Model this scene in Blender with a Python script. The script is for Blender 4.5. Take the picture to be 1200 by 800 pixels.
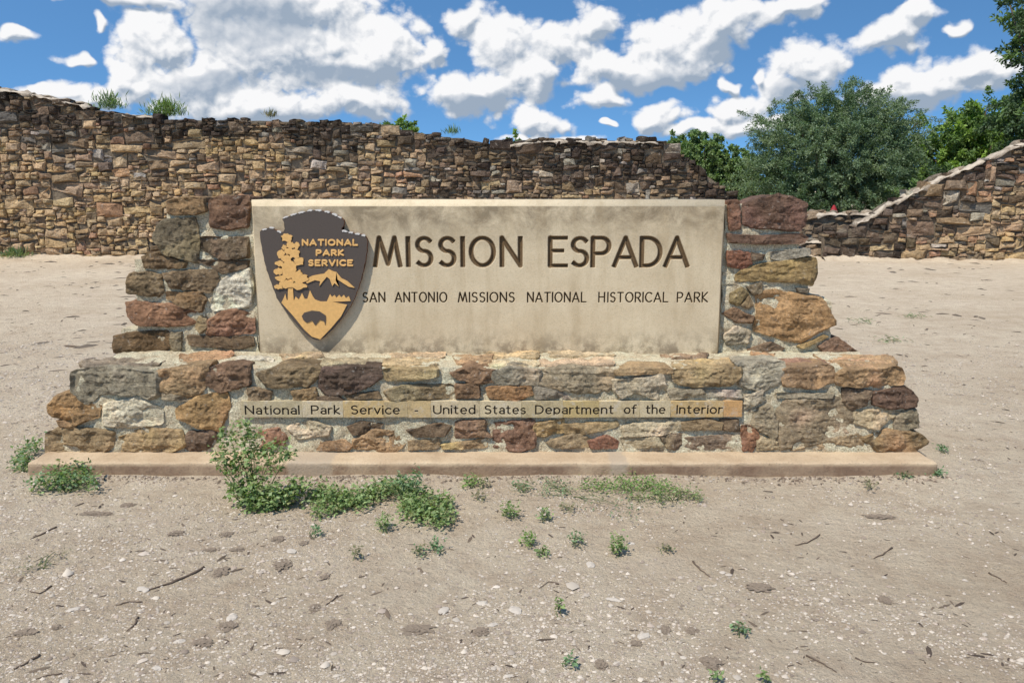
import bpy, bmesh, math, random
import numpy as np
from mathutils import Vector, noise as MN

# ------------------------------------------------------------------ reset
for o in list(bpy.data.objects):
    bpy.data.objects.remove(o, do_unlink=True)
scene = bpy.context.scene
COL = scene.collection
R = math.radians
RNG = np.random.default_rng(11)
random.seed(11)

# ------------------------------------------------------------------ camera
F_PX, HOR = 1000.0, 222.0          # focal length and horizon row of the 1200x800 photograph
PITCH = math.atan((400 - HOR) / F_PX)
CAM_H = 1.5
cam_d = bpy.data.cameras.new('camera')
cam = bpy.data.objects.new('camera', cam_d)
COL.objects.link(cam)
cam_d.sensor_fit = 'HORIZONTAL'
cam_d.sensor_width = 36.0
cam_d.lens = 36.0 * F_PX / 1200.0
cam_d.clip_start, cam_d.clip_end = 0.1, 3000
cam.location = (0, 0, CAM_H)
cam.rotation_euler = (math.pi / 2 - PITCH, 0, 0)
scene.camera = cam

# ------------------------------------------------------------------ light
LDIR = Vector((0.36, 0.40, -0.86)).normalized()       # the way sunlight travels
SUN_EL = math.asin(-LDIR.z)
SUN_AZ = math.atan2(-LDIR.x, -LDIR.y)                  # clockwise from +Y
sun_d = bpy.data.lights.new('sun', 'SUN')
sun_d.energy = 5.0
sun_d.angle = R(0.53)
sun_d.color = (1.0, 0.945, 0.855)
sun = bpy.data.objects.new('sun', sun_d)
COL.objects.link(sun)
sun.rotation_euler = LDIR.to_track_quat('-Z', 'Y').to_euler()
sun.location = (-8, -6, 20)

scene.view_settings.view_transform = 'Standard'
scene.view_settings.look = 'None'
scene.view_settings.gamma = 1.0
scene.view_settings.use_curve_mapping = False
scene.view_settings.exposure = 0.06
scene.cycles.max_bounces = 5
scene.cycles.diffuse_bounces = 3
scene.cycles.glossy_bounces = 2
scene.cycles.transmission_bounces = 3
scene.cycles.caustics_reflective = False
scene.cycles.caustics_refractive = False


def pix_dir(px, py):
    r = (px - 600) / F_PX
    u = (400 - py) / F_PX
    return Vector((r, math.cos(PITCH) + math.sin(PITCH) * u, -math.sin(PITCH) + math.cos(PITCH) * u))


def at_y(px, py, Y):
    d = pix_dir(px, py)
    t = Y / d.y
    return Vector((d.x * t, Y, CAM_H + d.z * t))


def ground(px, py, z=0.0):
    d = pix_dir(px, py)
    t = (CAM_H - z) / -d.z
    return Vector((d.x * t, d.y * t, z))


# ------------------------------------------------------------------ world: sky and cumulus
world = bpy.data.worlds.new('World')
scene.world = world
world.use_nodes = True
world.cycles.sampling_method = 'MANUAL'
world.cycles.sample_map_resolution = 256
wt = world.node_tree
wt.nodes.clear()


class NT:
    """small helper to write node trees compactly"""
    def __init__(self, tree):
        self.t = tree

    def n(self, kind, **kw):
        nd = self.t.nodes.new(kind)
        for k, v in kw.items():
            setattr(nd, k, v)
        return nd

    def put(self, sock, v):
        if v is None:
            return
        if hasattr(v, 'is_output') or isinstance(v, bpy.types.NodeSocket):
            self.t.links.new(v, sock)
        else:
            if isinstance(v, (tuple, list)) and len(v) == 3 and sock.type == 'RGBA':
                v = (*v, 1)
            sock.default_value = v

    def m(self, op, a, b=None, c=None, clamp=False):
        nd = self.n('ShaderNodeMath', operation=op, use_clamp=clamp)
        self.put(nd.inputs[0], a)
        if b is not None: self.put(nd.inputs[1], b)
        if c is not None: self.put(nd.inputs[2], c)
        return nd.outputs[0]

    def v(self, op, a, b=None, out=0):
        nd = self.n('ShaderNodeVectorMath', operation=op)
        self.put(nd.inputs[0], a)
        if b is not None: self.put(nd.inputs[1], b)
        return nd.outputs[out]

    def mix(self, f, a, b, blend='MIX'):
        nd = self.n('ShaderNodeMix', data_type='RGBA', blend_type=blend)
        self.put(nd.inputs[0], f)
        self.put(nd.inputs[6], a)
        self.put(nd.inputs[7], b)
        return nd.outputs[2]

    def noise(self, vec, scale, detail=4, rough=0.55, dist=0.0, lac=2.0):
        nd = self.n('ShaderNodeTexNoise')
        if vec is not None: self.put(nd.inputs['Vector'], vec)
        nd.inputs['Scale'].default_value = scale
        nd.inputs['Detail'].default_value = detail
        nd.inputs['Roughness'].default_value = rough
        nd.inputs['Distortion'].default_value = dist
        return nd.outputs['Fac']

    def voro(self, vec, scale, feature='F1', rand=1.0, out='Distance', detail=0.0):
        nd = self.n('ShaderNodeTexVoronoi', feature=feature)
        if vec is not None: self.put(nd.inputs['Vector'], vec)
        nd.inputs['Scale'].default_value = scale
        nd.inputs['Randomness'].default_value = rand
        if detail: nd.inputs['Detail'].default_value = detail
        return nd.outputs[out]

    def rng(self, x, a, b, c=0.0, d=1.0, smooth=False):
        nd = self.n('ShaderNodeMapRange', interpolation_type='SMOOTHSTEP' if smooth else 'LINEAR')
        self.put(nd.inputs[0], x)
        for i, q in enumerate((a, b, c, d)):
            self.put(nd.inputs[1 + i], q)
        return nd.outputs[0]


def deg_pix(px, py):
    d = pix_dir(px, py)
    return math.degrees(math.atan2(d.x, d.y)), math.degrees(math.atan2(d.z, math.hypot(d.x, d.y)))


# (centre px, centre py, half width px, half height px) of each cumulus lump
CLOUDS = [
    (330, 62, 150, 62), (300, 128, 110, 34), (175, 45, 56, 46), (148, 95, 36, 34), (445, 62, 56, 56), (420, 120, 72, 26),
    (230, 100, 80, 40), (330, 0, 150, 50),
    (22, 43, 30, 13), (108, 33, 11, 13), (82, 72, 22, 10), (60, 106, 50, 14), (150, 3, 90, 10), (100, 118, 55, 12),
    (545, 30, 32, 28), (585, 55, 42, 50), (560, 108, 66, 34), (505, 62, 24, 22), (615, 92, 48, 30), (648, 52, 50, 34),
    (695, 26, 38, 27), (720, 84, 60, 24), (790, 55, 74, 50), (760, 90, 70, 18), (855, 28, 62, 32), (928, 14, 48, 20),
    (708, 114, 40, 12), (628, 144, 46, 24), (772, 139, 40, 20), (704, 143, 15, 6), (640, 165, 60, 8),
    (952, 78, 54, 34), (905, 108, 40, 22), (862, 132, 34, 26), (845, 98, 16, 12), (880, 150, 60, 14), (888, 90, 14, 14),
    (1045, 42, 48, 25), (1072, 22, 30, 20), (1120, 34, 14, 14), (1095, 95, 66, 34), (1045, 112, 60, 20), (1150, 85, 46, 30),
    (820, 155, 46, 12),
]

# cloud cover node group: direction -> how far inside a cloud
cg = bpy.data.node_groups.new('cloud_cover', 'ShaderNodeTree')
cg.interface.new_socket('Dir', in_out='INPUT', socket_type='NodeSocketVector')
cg.interface.new_socket('Cover', in_out='OUTPUT', socket_type='NodeSocketFloat')
cg.interface.new_socket('Body', in_out='OUTPUT', socket_type='NodeSocketFloat')
cg.interface.new_socket('Side', in_out='OUTPUT', socket_type='NodeSocketFloat')
g = NT(cg)
gi = g.n('NodeGroupInput')
go = g.n('NodeGroupOutput')
d3 = gi.outputs[0]
sep = g.n('ShaderNodeSeparateXYZ')
g.put(sep.inputs[0], d3)
az = g.m('MULTIPLY', g.m('ARCTAN2', sep.outputs[0], sep.outputs[1]), 57.2958)
el = g.m('MULTIPLY', g.m('ARCSINE', sep.outputs[2]), 57.2958)
# slow noise pushes the lookup about so that no lump keeps its plain outline
wn = g.n('ShaderNodeTexNoise')
g.put(wn.inputs['Vector'], d3)
wn.inputs['Scale'].default_value = 17
wn.inputs['Detail'].default_value = 2
wn.inputs['Roughness'].default_value = 0.6
warp = g.v('MULTIPLY', g.v('SUBTRACT', wn.outputs['Color'], (0.5, 0.5, 0.5)), (3.8, 2.3, 0))
comb = g.n('ShaderNodeCombineXYZ')
g.put(comb.inputs[0], az)
g.put(comb.inputs[1], el)
ae = g.v('ADD', comb.outputs[0], warp)
best = sum_w = sum_s = None
for (cx, cy, rx, ry) in CLOUDS:
    a0, e0 = deg_pix(cx, cy)
    a1, _ = deg_pix(cx + rx, cy)
    a2, _ = deg_pix(cx - rx, cy)
    _, e1 = deg_pix(cx, cy - ry)
    sx, sy = 2.0 / max(a1 - a2, .1), 1.0 / max(e1 - e0, .1)
    nd = g.n('ShaderNodeVectorMath', operation='MULTIPLY_ADD')
    g.put(nd.inputs[0], ae)
    nd.inputs[1].default_value = (sx, sy, 0)
    nd.inputs[2].default_value = (-a0 * sx, -e0 * sy, 0)
    L = g.v('LENGTH', nd.outputs[0], out=1)
    best = L if best is None else g.m('SMOOTH_MIN', best, L, 0.35)
    # which side of its lump this is: the sunward top or the shaded base
    wi = g.m('POWER', 0.004, L)
    si = g.m('MULTIPLY', wi, g.v('DOT_PRODUCT', nd.outputs[0], (-0.30, 0.95, 0), out=1))
    sum_w = wi if sum_w is None else g.m('ADD', sum_w, wi)
    sum_s = si if sum_s is None else g.m('ADD', sum_s, si)
blob = g.m('SUBTRACT', 1.0, best)
# unseen sky beyond the frame, its cloud thinned to weaken the fill light
gen = g.rng(g.noise(g.v('MULTIPLY', d3, (1, 1, 2.4)), 4.2, 2, 0.5), 0.50, 0.80, -0.6, 1.0)
out_m = g.m('MAXIMUM', g.rng(g.m('ABSOLUTE', az), 31, 36), g.rng(el, 12.5, 15))
gen = g.m('ADD', gen, g.m('MULTIPLY', g.m('SUBTRACT', out_m, 1.0), 3.0))
blob = g.m('MAXIMUM', g.m('MAXIMUM', blob, -1.0), gen)
# flat grey bases of the nearer, thicker clouds
GREY_BASES = [(297, 28, 92, 46), (415, 88, 70, 15), (245, 98, 66, 16), (560, 122, 46, 13), (645, 96, 28, 10), (765, 97, 74, 14), (850, 58, 40, 14), (1055, 62, 44, 10), (1090, 118, 56, 12), (300, 140, 90, 12), (150, 5, 84, 8), (930, 104, 46, 12)]
shade = None
for (cx, cy, rx, ry) in GREY_BASES:
    a0, e0 = deg_pix(cx, cy)
    a1, _ = deg_pix(cx + rx, cy)
    _, e1 = deg_pix(cx, cy - ry)
    sx, sy = 1 / (a1 - a0), 1 / (e1 - e0)
    nd = g.n('ShaderNodeVectorMath', operation='MULTIPLY_ADD')
    g.put(nd.inputs[0], ae)
    nd.inputs[1].default_value = (sx, sy, 0)
    nd.inputs[2].default_value = (-a0 * sx, -e0 * sy, 0)
    L = g.v('LENGTH', nd.outputs[0], out=1)
    shade = L if shade is None else g.m('SMOOTH_MIN', shade, L, 0.2)
# billows: folded noise gives rounded heads with creases between them
bd = g.v('MULTIPLY', d3, (1, 1, 1.2))


def fold(scale, det):
    return g.m('ABSOLUTE', g.m('MULTIPLY_ADD', g.noise(bd, scale, det, 0.5), 2.0, -1.0))


big = fold(24, 1)
puff = g.m('ADD', g.m('MULTIPLY', big, 1.0), g.m('ADD', g.m('MULTIPLY', fold(55, 1), 0.62), g.m('MULTIPLY', fold(125, 2), 0.24)))
ragged = g.m('SUBTRACT', g.noise(bd, 30, 5, 0.6), 0.5)
cov = g.m('ADD', g.m('MULTIPLY', blob, 1.6), g.m('ADD', g.m('MULTIPLY_ADD', puff, 1.0, -0.34), g.m('MULTIPLY', ragged, 0.85)))
g.put(go.inputs[0], cov)
g.put(go.inputs[2], g.m('DIVIDE', sum_s, g.m('ADD', sum_w, 1e-5)))
g.put(go.inputs[1], g.rng(shade, 1.25, 0.45, smooth=True))

w = NT(wt)
tc = w.n('ShaderNodeTexCoord')
dirv = w.v('NORMALIZE', tc.outputs['Generated'])
sky = w.n('ShaderNodeTexSky', sky_type='NISHITA')
sky.sun_disc = False
sky.sun_elevation = SUN_EL
sky.sun_rotation = SUN_AZ
sky.air_density = 1.0
sky.dust_density = 0.3
sky.ozone_density = 2.5
sky.altitude = 200
skv = w.v('NORMALIZE', w.v('ADD', w.v('MULTIPLY', dirv, (1, 1, 2.2)), (0, 0, 0.22)))
w.put(sky.inputs[0], skv)
SKY_STR = 0.11
skyc = w.v('MULTIPLY', sky.outputs[0], (0.96, 1.46, 1.64))


def cover(vec):
    nd = w.n('ShaderNodeGroup')
    nd.node_tree = cg
    w.put(nd.inputs[0], vec)
    return nd.outputs


k0 = cover(dirv)
k1 = cover(w.v('NORMALIZE', w.v('ADD', dirv, (-0.0035, 0, 0.0075))))
c0 = k0[0]
alpha = w.rng(c0, -0.06, 0.52, smooth=True)
relief_ = w.m('MULTIPLY', w.m('MULTIPLY', w.m('SUBTRACT', c0, k1[0]), 1.0), w.m('MULTIPLY_ADD', k0[1], -0.6, 1.0))               # heads stand out towards the sun
side = w.m('MULTIPLY', k0[2], 0.42)
depth = w.m('MULTIPLY', k0[1], 0.46)
bright = w.m('SUBTRACT', w.m('ADD', 0.76, w.m('ADD', relief_, side)), depth, clamp=True)
CW = 0.95 / SKY_STR
cloud = w.mix(w.rng(bright, 0.15, 0.95), (0.34 * CW, 0.42 * CW, 0.53 * CW), (0.96 * CW, 0.96 * CW, 0.97 * CW))
skyf = w.mix(alpha, skyc, cloud)
bg = w.n('ShaderNodeBackground')
w.put(bg.inputs[0], skyf)
bg.inputs[1].default_value = SKY_STR
wo = w.n('ShaderNodeOutputWorld')
wt.links.new(bg.outputs[0], wo.inputs[0])


# ------------------------------------------------------------------ materials
def lin(c, k=1.0):
    o = []
    for q in c:
        q /= 255.0
        o.append(min(0.92, k * (q / 12.92 if q <= 0.04045 else ((q + 0.055) / 1.055) ** 2.4)))
    return tuple(o)


def new_mat(name, rough=0.9, spec=0.2):
    m = bpy.data.materials.new(name)
    m.use_nodes = True
    t = NT(m.node_tree)
    b = m.node_tree.nodes['Principled BSDF']
    b.inputs['Roughness'].default_value = rough
    b.inputs['Specular IOR Level'].default_value = spec
    return m, t, b


def attr(t, name='Col'):
    a = t.n('ShaderNodeAttribute', attribute_name=name)
    return a


def bump(t, b, h, strength, dist, prev=None):
    nd = t.n('ShaderNodeBump')
    nd.inputs['Strength'].default_value = strength
    nd.inputs['Distance'].default_value = dist
    t.put(nd.inputs['Height'], h)
    if prev is not None: t.put(nd.inputs['Normal'], prev)
    t.put(b.inputs['Normal'], nd.outputs[0])
    return nd.outputs[0]


def pos(t):
    return t.n('ShaderNodeNewGeometry').outputs['Position']


def mat_stone(name, s=1.0, bs=0.012, blotch=0.35):
    m, t, b = new_mat(name, 0.92, 0.15)
    p = pos(t)
    c = attr(t).outputs['Color']
    n1 = t.noise(p, 9 * s, 5, 0.65)
    n2 = t.noise(p, 48 * s, 6, 0.7)
    n3 = t.noise(t.v('MULTIPLY', p, (1, 1, 5)), 13 * s, 4, 0.6, 0.6)
    n5 = t.noise(p, 230 * s, 3, 0.7)
    val = t.m('ADD', t.rng(n1, 0.25, 0.75, 0.55, 1.38), t.m('ADD', t.m('MULTIPLY', t.m('SUBTRACT', n2, 0.5), 1.9), t.m('MULTIPLY', t.m('SUBTRACT', n5, 0.5), 1.3)))
    val = t.m('MAXIMUM', val, 0.12)
    c1 = t.mix(1.0, c, t.mix(0.0, (1, 1, 1), (1, 1, 1)), 'MULTIPLY')
    vm = t.n('ShaderNodeVectorMath', operation='SCALE')
    t.put(vm.inputs[0], c1)
    t.put(vm.inputs['Scale'], val)
    warmc = t.mix(t.m('MULTIPLY', t.rng(n3, 0.45, 0.72), 0.35), vm.outputs[0], t.mix(1.0, vm.outputs[0], (1.10, 0.97, 0.82), 'MULTIPLY'))
    dark = t.mix(t.m('MULTIPLY', t.rng(t.noise(p, 22 * s, 5, 0.7), 0.56, 0.70), blotch), warmc, (0.045, 0.036, 0.030))
    pale = t.mix(t.m('MULTIPLY', t.rng(t.noise(p, 31 * s, 4, 0.7), 0.60, 0.72), blotch), dark, (0.45, 0.41, 0.35))
    t.put(b.inputs['Base Color'], pale)
    h = t.m('ADD', t.m('MULTIPLY', n2, 0.6), t.m('ADD', t.m('MULTIPLY', n5, 0.4), t.m('MULTIPLY', n3, 0.55)))
    bump(t, b, h, 1.0, bs)
    return m


M = {}
M['stone'] = mat_stone('sandstone', 1.25, 0.022, 0.62)
M['wall_stone'] = mat_stone('rubble_stone', 0.5, 0.05, 0.6)

m, t, b = new_mat('mortar', 0.95, 0.1)
p = pos(t)
n1, n2 = t.noise(p, 14, 5, 0.7), t.noise(p, 120, 4, 0.75)
cc = t.mix(t.rng(n1, 0.3, 0.7), lin((200, 180, 150), 1.28), lin((230, 213, 186), 1.34))
cc = t.mix(t.rng(n2, 0.35, 0.62), t.mix(1.0, cc, (0.42, 0.39, 0.35), 'MULTIPLY'), cc)
cc = t.mix(t.m('MULTIPLY', t.rng(t.noise(p, 5, 4, 0.6), 0.56, 0.68), 0.5), cc, lin((120, 98, 74)))
t.put(b.inputs['Base Color'], cc)
bump(t, b, t.m('ADD', t.m('MULTIPLY', n2, 0.7), t.noise(p, 45, 5, 0.7)), 1.0, 0.015)
M['mortar'] = m

m, t, b = new_mat('wall_mortar', 0.95, 0.1)
p = pos(t)
n1 = t.noise(p, 5, 6, 0.7)
t.put(b.inputs['Base Color'], t.mix(t.rng(n1, 0.3, 0.7), (0.085, 0.067, 0.05), (0.27, 0.215, 0.15)))
bump(t, b, t.noise(p, 22, 5, 0.7), 1.0, 0.04)
M['wall_mortar'] = m

m, t, b = new_mat('cap_mortar', 0.95, 0.1)
p = pos(t)
n1 = t.noise(p, 4, 6, 0.7)
t.put(b.inputs['Base Color'], t.mix(t.rng(n1, 0.36, 0.56), (0.21, 0.165, 0.12), (0.50, 0.42, 0.325)))
bump(t, b, t.noise(p, 18, 5, 0.7), 0.8, 0.03)
M['cap_mortar'] = m

# concrete of the sign panel: cream, with grey-brown weathering along the top, drip streaks and a dirty foot
m, t, b = new_mat('panel_concrete', 0.9, 0.15)
p = pos(t)
sp = t.n('ShaderNodeSeparateXYZ')
t.put(sp.inputs[0], p)
n1, n2, n3 = t.noise(p, 3.5, 6, 0.65), t.noise(p, 130, 4, 0.7), t.noise(t.v('MULTIPLY', p, (1, 1, 0.16)), 9, 5, 0.6)
base = t.mix(t.rng(n1, 0.3, 0.7), lin((188, 170, 140), 1.03), lin((202, 186, 157), 1.07))
pat = t.noise(p, 6.5, 7, 0.72, 0.5)
topm = t.m('MULTIPLY', t.m('MULTIPLY', t.rng(sp.outputs[2], 1.14, 1.33), t.rng(sp.outputs[2], 1.408, 1.402)), t.rng(pat, 0.34, 0.60))
botm = t.m('MULTIPLY', t.rng(sp.outputs[2], 0.70, 0.56), t.rng(t.noise(p, 11, 6, 0.75), 0.42, 0.58))
strm = t.m('MULTIPLY', t.rng(n3, 0.50, 0.70), 0.38)
c1 = t.mix(t.m('MULTIPLY', topm, 0.74), base, lin((104, 90, 70)))
c1 = t.mix(t.m('MULTIPLY', botm, 0.66), c1, lin((92, 78, 62)))
c1 = t.mix(strm, c1, lin((150, 130, 98), 1.1))
c1 = t.mix(t.m('MULTIPLY', t.rng(n2, 0.5, 0.75), 0.35), c1, lin((125, 108, 80)))
gr = attr(t, 'Groove').outputs['Fac']
c1 = t.mix(t.rng(gr, 0.02, 0.30), c1, t.mix(t.noise(p, 60, 4, 0.6), (0.07, 0.043, 0.022), (0.19, 0.125, 0.065)))
t.put(b.inputs['Base Color'], c1)
bump(t, b, t.m('ADD', n2, t.m('MULTIPLY', t.noise(p, 40, 5, 0.7), 0.6)), 0.45, 0.004)
M['panel'] = m

m, t, b = new_mat('plaque_stone', 0.9, 0.15)
p = pos(t)
c = attr(t).outputs['Color']
n1, n2 = t.noise(p, 12, 6, 0.65), t.noise(p, 160, 4, 0.7)
cc = t.mix(1.0, c, t.mix(n1, (0.72, 0.70, 0.66), (1.25, 1.22, 1.15)), 'MULTIPLY')
cc = t.mix(t.m('MULTIPLY', t.rng(n2, 0.46, 0.70), 0.55), cc, (0.15, 0.12, 0.08))
cc = t.mix(t.m('MULTIPLY', t.rng(t.noise(p, 28, 6, .7), .52, .66), .55), cc, (0.50, 0.45, 0.37))
cc = t.mix(t.m('MULTIPLY', t.rng(t.noise(p, 19, 6, .7), .55, .68), .5), cc, (0.14, 0.11, 0.07))
gr = attr(t, 'Groove').outputs['Fac']
cc = t.mix(t.rng(gr, 0.02, 0.35), cc, (0.03, 0.022, 0.015))
t.put(b.inputs['Base Color'], cc)
bump(t, b, n2, 0.5, 0.004)
M['plaque'] = m

m, t, b = new_mat('footing_concrete', 0.92, 0.12)
p = pos(t)
sp = t.n('ShaderNodeSeparateXYZ')
t.put(sp.inputs[0], p)
n1, n2 = t.noise(p, 4.5, 6, 0.7), t.noise(p, 95, 5, 0.75)
cc = t.mix(t.rng(n1, 0.3, 0.7), lin((170, 146, 118), 1.0), lin((200, 178, 148), 1.02))
soil = t.rng(sp.outputs[2], 0.066, 0.05)                      # soil splashed up the outer face by rain
cc = t.mix(t.m('MULTIPLY', soil, t.rng(t.noise(p, 3.2, 6, .7), .26, .60)), cc, lin((132, 108, 88), 0.95))
cc = t.mix(t.m('MULTIPLY', t.rng(n2, 0.54, 0.70), 0.6), cc, (0.13, 0.10, 0.075))
pits = t.rng(t.voro(p, 34, rand=1.0), 0.05, 0.10, 1.0, 0.0)
cc = t.mix(t.m('MULTIPLY', pits, t.rng(t.noise(p, 6, 2, .5), .5, .6)), cc, (0.05, 0.035, 0.025))
ed_ = t.m('MULTIPLY_ADD', t.noise(p, 20, 4, .6), .05, -.025)
for xc, hw_ in ((-1.075, .125), (.565, .055)):          # two patches of newer grey concrete
    dx_ = t.m('ADD', t.m('ABSOLUTE', t.m('SUBTRACT', sp.outputs[0], xc)), ed_)
    cc = t.mix(t.m('MULTIPLY', t.rng(dx_, hw_, hw_ - .02), .75), cc, lin((170, 154, 134), 1.0))
t.put(b.inputs['Base Color'], cc)
bump(t, b, t.m('ADD', n2, t.m('MULTIPLY', t.noise(p, 30, 5, .7), .8)), 0.8, 0.006)
M['footing'] = m

# ground: pale trodden caliche dust
m, t, b = new_mat('dirt', 0.96, 0.08)
p = pos(t)
n1, n2, n3 = t.noise(p, 0.55, 6, 0.65), t.noise(p, 5.0, 6, 0.7), t.noise(p, 70, 6, 0.75)
n4 = t.noise(p, 260, 3, 0.7)
cc = t.mix(t.rng(n1, 0.32, 0.68), lin((188, 169, 143), 1.14), lin((205, 189, 164), 1.18))
cc = t.mix(t.m('MULTIPLY', t.rng(n2, 0.42, 0.72), 0.55), cc, lin((164, 138, 114), 1.05))
cc = t.mix(t.m('MULTIPLY', t.rng(t.noise(p, 1.7, 5, .7), 0.50, 0.70), 0.5), cc, lin((214, 196, 172), 1.05))
cc = t.mix(t.m('MULTIPLY', t.rng(n3, 0.52, 0.72), 0.55), cc, lin((132, 108, 86)))
cc = t.mix(t.m('MULTIPLY', t.rng(n4, 0.56, 0.70), 0.55), cc, lin((222, 205, 184), 1.05))
t.put(b.inputs['Base Color'], cc)
h = t.m('ADD', t.m('MULTIPLY', n3, 0.7), t.m('ADD', t.m('MULTIPLY', n4, 0.3), t.m('MULTIPLY', t.noise(p, 18, 5, 0.65), 1.2)))
bump(t, b, h, 1.0, 0.03)
M['dirt'] = m


def mat_leaf(name, trans=0.35):
    m, t, b = new_mat(name, 0.55, 0.3)
    c = attr(t).outputs['Color']
    t.put(b.inputs['Base Color'], c)
    tr = t.n('ShaderNodeBsdfTranslucent')
    t.put(tr.inputs[0], t.mix(1.0, c, (1.3, 1.5, 0.6), 'MULTIPLY'))
    ms = t.n('ShaderNodeMixShader')
    ms.inputs[0].default_value = trans
    m.node_tree.links.new(b.outputs[0], ms.inputs[1])
    m.node_tree.links.new(tr.outputs[0], ms.inputs[2])
    out = m.node_tree.nodes['Material Output']
    m.node_tree.links.new(ms.outputs[0], out.inputs[0])
    return m


M['leaf'] = mat_leaf('leaf', 0.30)


def mat_plain(name, rgb, rough=0.8, spec=0.2, nscale=40, var=0.35, bs=0.003, metal=0.0):
    m, t, b = new_mat(name, rough, spec)
    p = pos(t)
    n = t.noise(p, nscale, 5, 0.65)
    lo = tuple(q * (1 - var) for q in rgb)
    hi = tuple(min(1, q * (1 + var)) for q in rgb)
    t.put(b.inputs['Base Color'], t.mix(n, lo, hi))
    b.inputs['Metallic'].default_value = metal
    bump(t, b, n, 0.5, bs)
    return m


M['bark'] = mat_plain('bark', (0.10, 0.075, 0.055), 0.9, 0.1, 30, 0.5, 0.02)
M['stem'] = mat_plain('stem', (0.10, 0.13, 0.05), 0.7, 0.2, 60, 0.3)
M['stick'] = mat_plain('dead_wood', (0.13, 0.095, 0.07), 0.9, 0.1, 150, 0.5, 0.003)
M['clod'] = mat_plain('dark_soil', (0.215, 0.168, 0.125), 0.95, 0.05, 120, 0.55, 0.006)
M['pebble'] = mat_plain('pale_pebble', (0.46, 0.40, 0.33), 0.85, 0.2, 90, 0.25, 0.003)
M['badge'] = mat_plain('badge_paint', (0.078, 0.060, 0.048), 0.55, 0.35, 220, 0.5, 0.002)
M['badge_edge'] = mat_plain('badge_edge', (0.16, 0.065, 0.030), 0.7, 0.25, 90, 0.6, 0.004)
M['gilt'] = mat_plain('badge_gilt', (0.66, 0.385, 0.135), 0.6, 0.3, 55, 0.28, 0.002)
M['glint'] = mat_plain('badge_glint', (0.58, 0.54, 0.49), 0.35, 0.5, 120, 0.3, 0.003)  # pale colour stands for highlights on the bevelled rim
M['red'] = mat_plain('red_paint', (0.30, 0.02, 0.025), 0.7, 0.3, 30, 0.2)
mg, t, b = new_mat('gravel', 0.9, 0.15)
t.put(b.inputs['Base Color'], attr(t).outputs['Color'])
M['gravel'] = mg


# ------------------------------------------------------------------ object helpers
def link(name, me, parent=None, mat=None, loc=None):
    o = bpy.data.objects.new(name, me)
    COL.objects.link(o)
    if mat is not None and me is not None:
        me.materials.clear()
        me.materials.append(mat)
    if parent is not None:
        o.parent = parent
    if loc is not None:
        o.location = loc
    return o


def wpos(o):
    v = Vector(o.location)
    q = o.parent
    while q is not None:
        v += Vector(q.location)
        q = q.parent
    return v


def thing(name, label, cat, loc, group=None):
    o = bpy.data.objects.new(name, None)
    COL.objects.link(o)
    o.location = loc
    o.empty_display_size = 0.1
    tag(o, label, cat, group)
    return o


def tag(o, label, cat, group=None):
    o['label'] = label
    o['category'] = cat
    if group: o['group'] = group
    return o


def mesh_np(name, V, Fc, colors=None, smooth=False, extra=None):
    """V: (n,3); Fc: list of tuples, or an (m,k) array"""
    me = bpy.data.meshes.new(name)
    V = np.asarray(V, dtype=np.float32)
    if isinstance(Fc, np.ndarray):
        k = Fc.shape[1]
        me.vertices.add(len(V))
        me.vertices.foreach_set('co', V.ravel())
        me.loops.add(Fc.size)
        me.loops.foreach_set('vertex_index', Fc.astype(np.int32).ravel())
        me.polygons.add(len(Fc))
        me.polygons.foreach_set('loop_start', np.arange(0, Fc.size, k, dtype=np.int32))
        me.update(calc_edges=True)
    else:
        me.from_pydata(V.tolist(), [], Fc)
        me.update()
    if colors is not None:
        a = me.color_attributes.new('Col', 'FLOAT_COLOR', 'POINT')
        c = np.ones((len(V), 4), dtype=np.float32)
        c[:, :3] = colors
        a.data.foreach_set('color', c.ravel())
    if extra:
        for k, arr in extra.items():
            a = me.attributes.new(k, 'FLOAT', 'POINT')
            a.data.foreach_set('value', np.asarray(arr, dtype=np.float32))
    if smooth:
        me.polygons.foreach_set('use_smooth', np.ones(len(me.polygons), dtype=bool))
    return me


def obj_at(name, V, Fc, parent, mat, colors=None, smooth=False, centre=None, extra=None):
    """V in world coordinates; the object's origin is its own middle (or `centre`)"""
    V = np.asarray(V, dtype=np.float64)
    c = np.array(centre) if centre is not None else (V.min(0) + V.max(0)) / 2
    me = mesh_np(name, V - c, Fc, colors, smooth, extra)
    base = wpos(parent) if parent is not None else Vector((0, 0, 0))
    return link(name, me, parent, mat, Vector(c) - base)


def chaikin(P, r=0.22, it=1):
    P = np.asarray(P, float)
    for _ in range(it):
        Q = np.roll(P, -1, 0)
        P = np.stack([P * (1 - r) + Q * r, P * r + Q * (1 - r)], 1).reshape(-1, 2)
    return P


def resample(P, n):
    P = np.vstack([P, P[:1]])
    d = np.r_[0, np.cumsum(np.hypot(*np.diff(P, axis=0).T))]
    s = np.linspace(0, d[-1], n, endpoint=False)
    return np.stack([np.interp(s, d, P[:, 0]), np.interp(s, d, P[:, 1])], 1)


def centroid(P):
    x, y = P[:, 0], P[:, 1]
    x1, y1 = np.roll(x, -1), np.roll(y, -1)
    a = x * y1 - x1 * y
    A = a.sum() / 2
    if abs(A) < 1e-9: return P.mean(0)
    return np.array([((x + x1) * a).sum(), ((y + y1) * a).sum()]) / (6 * A)


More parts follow.
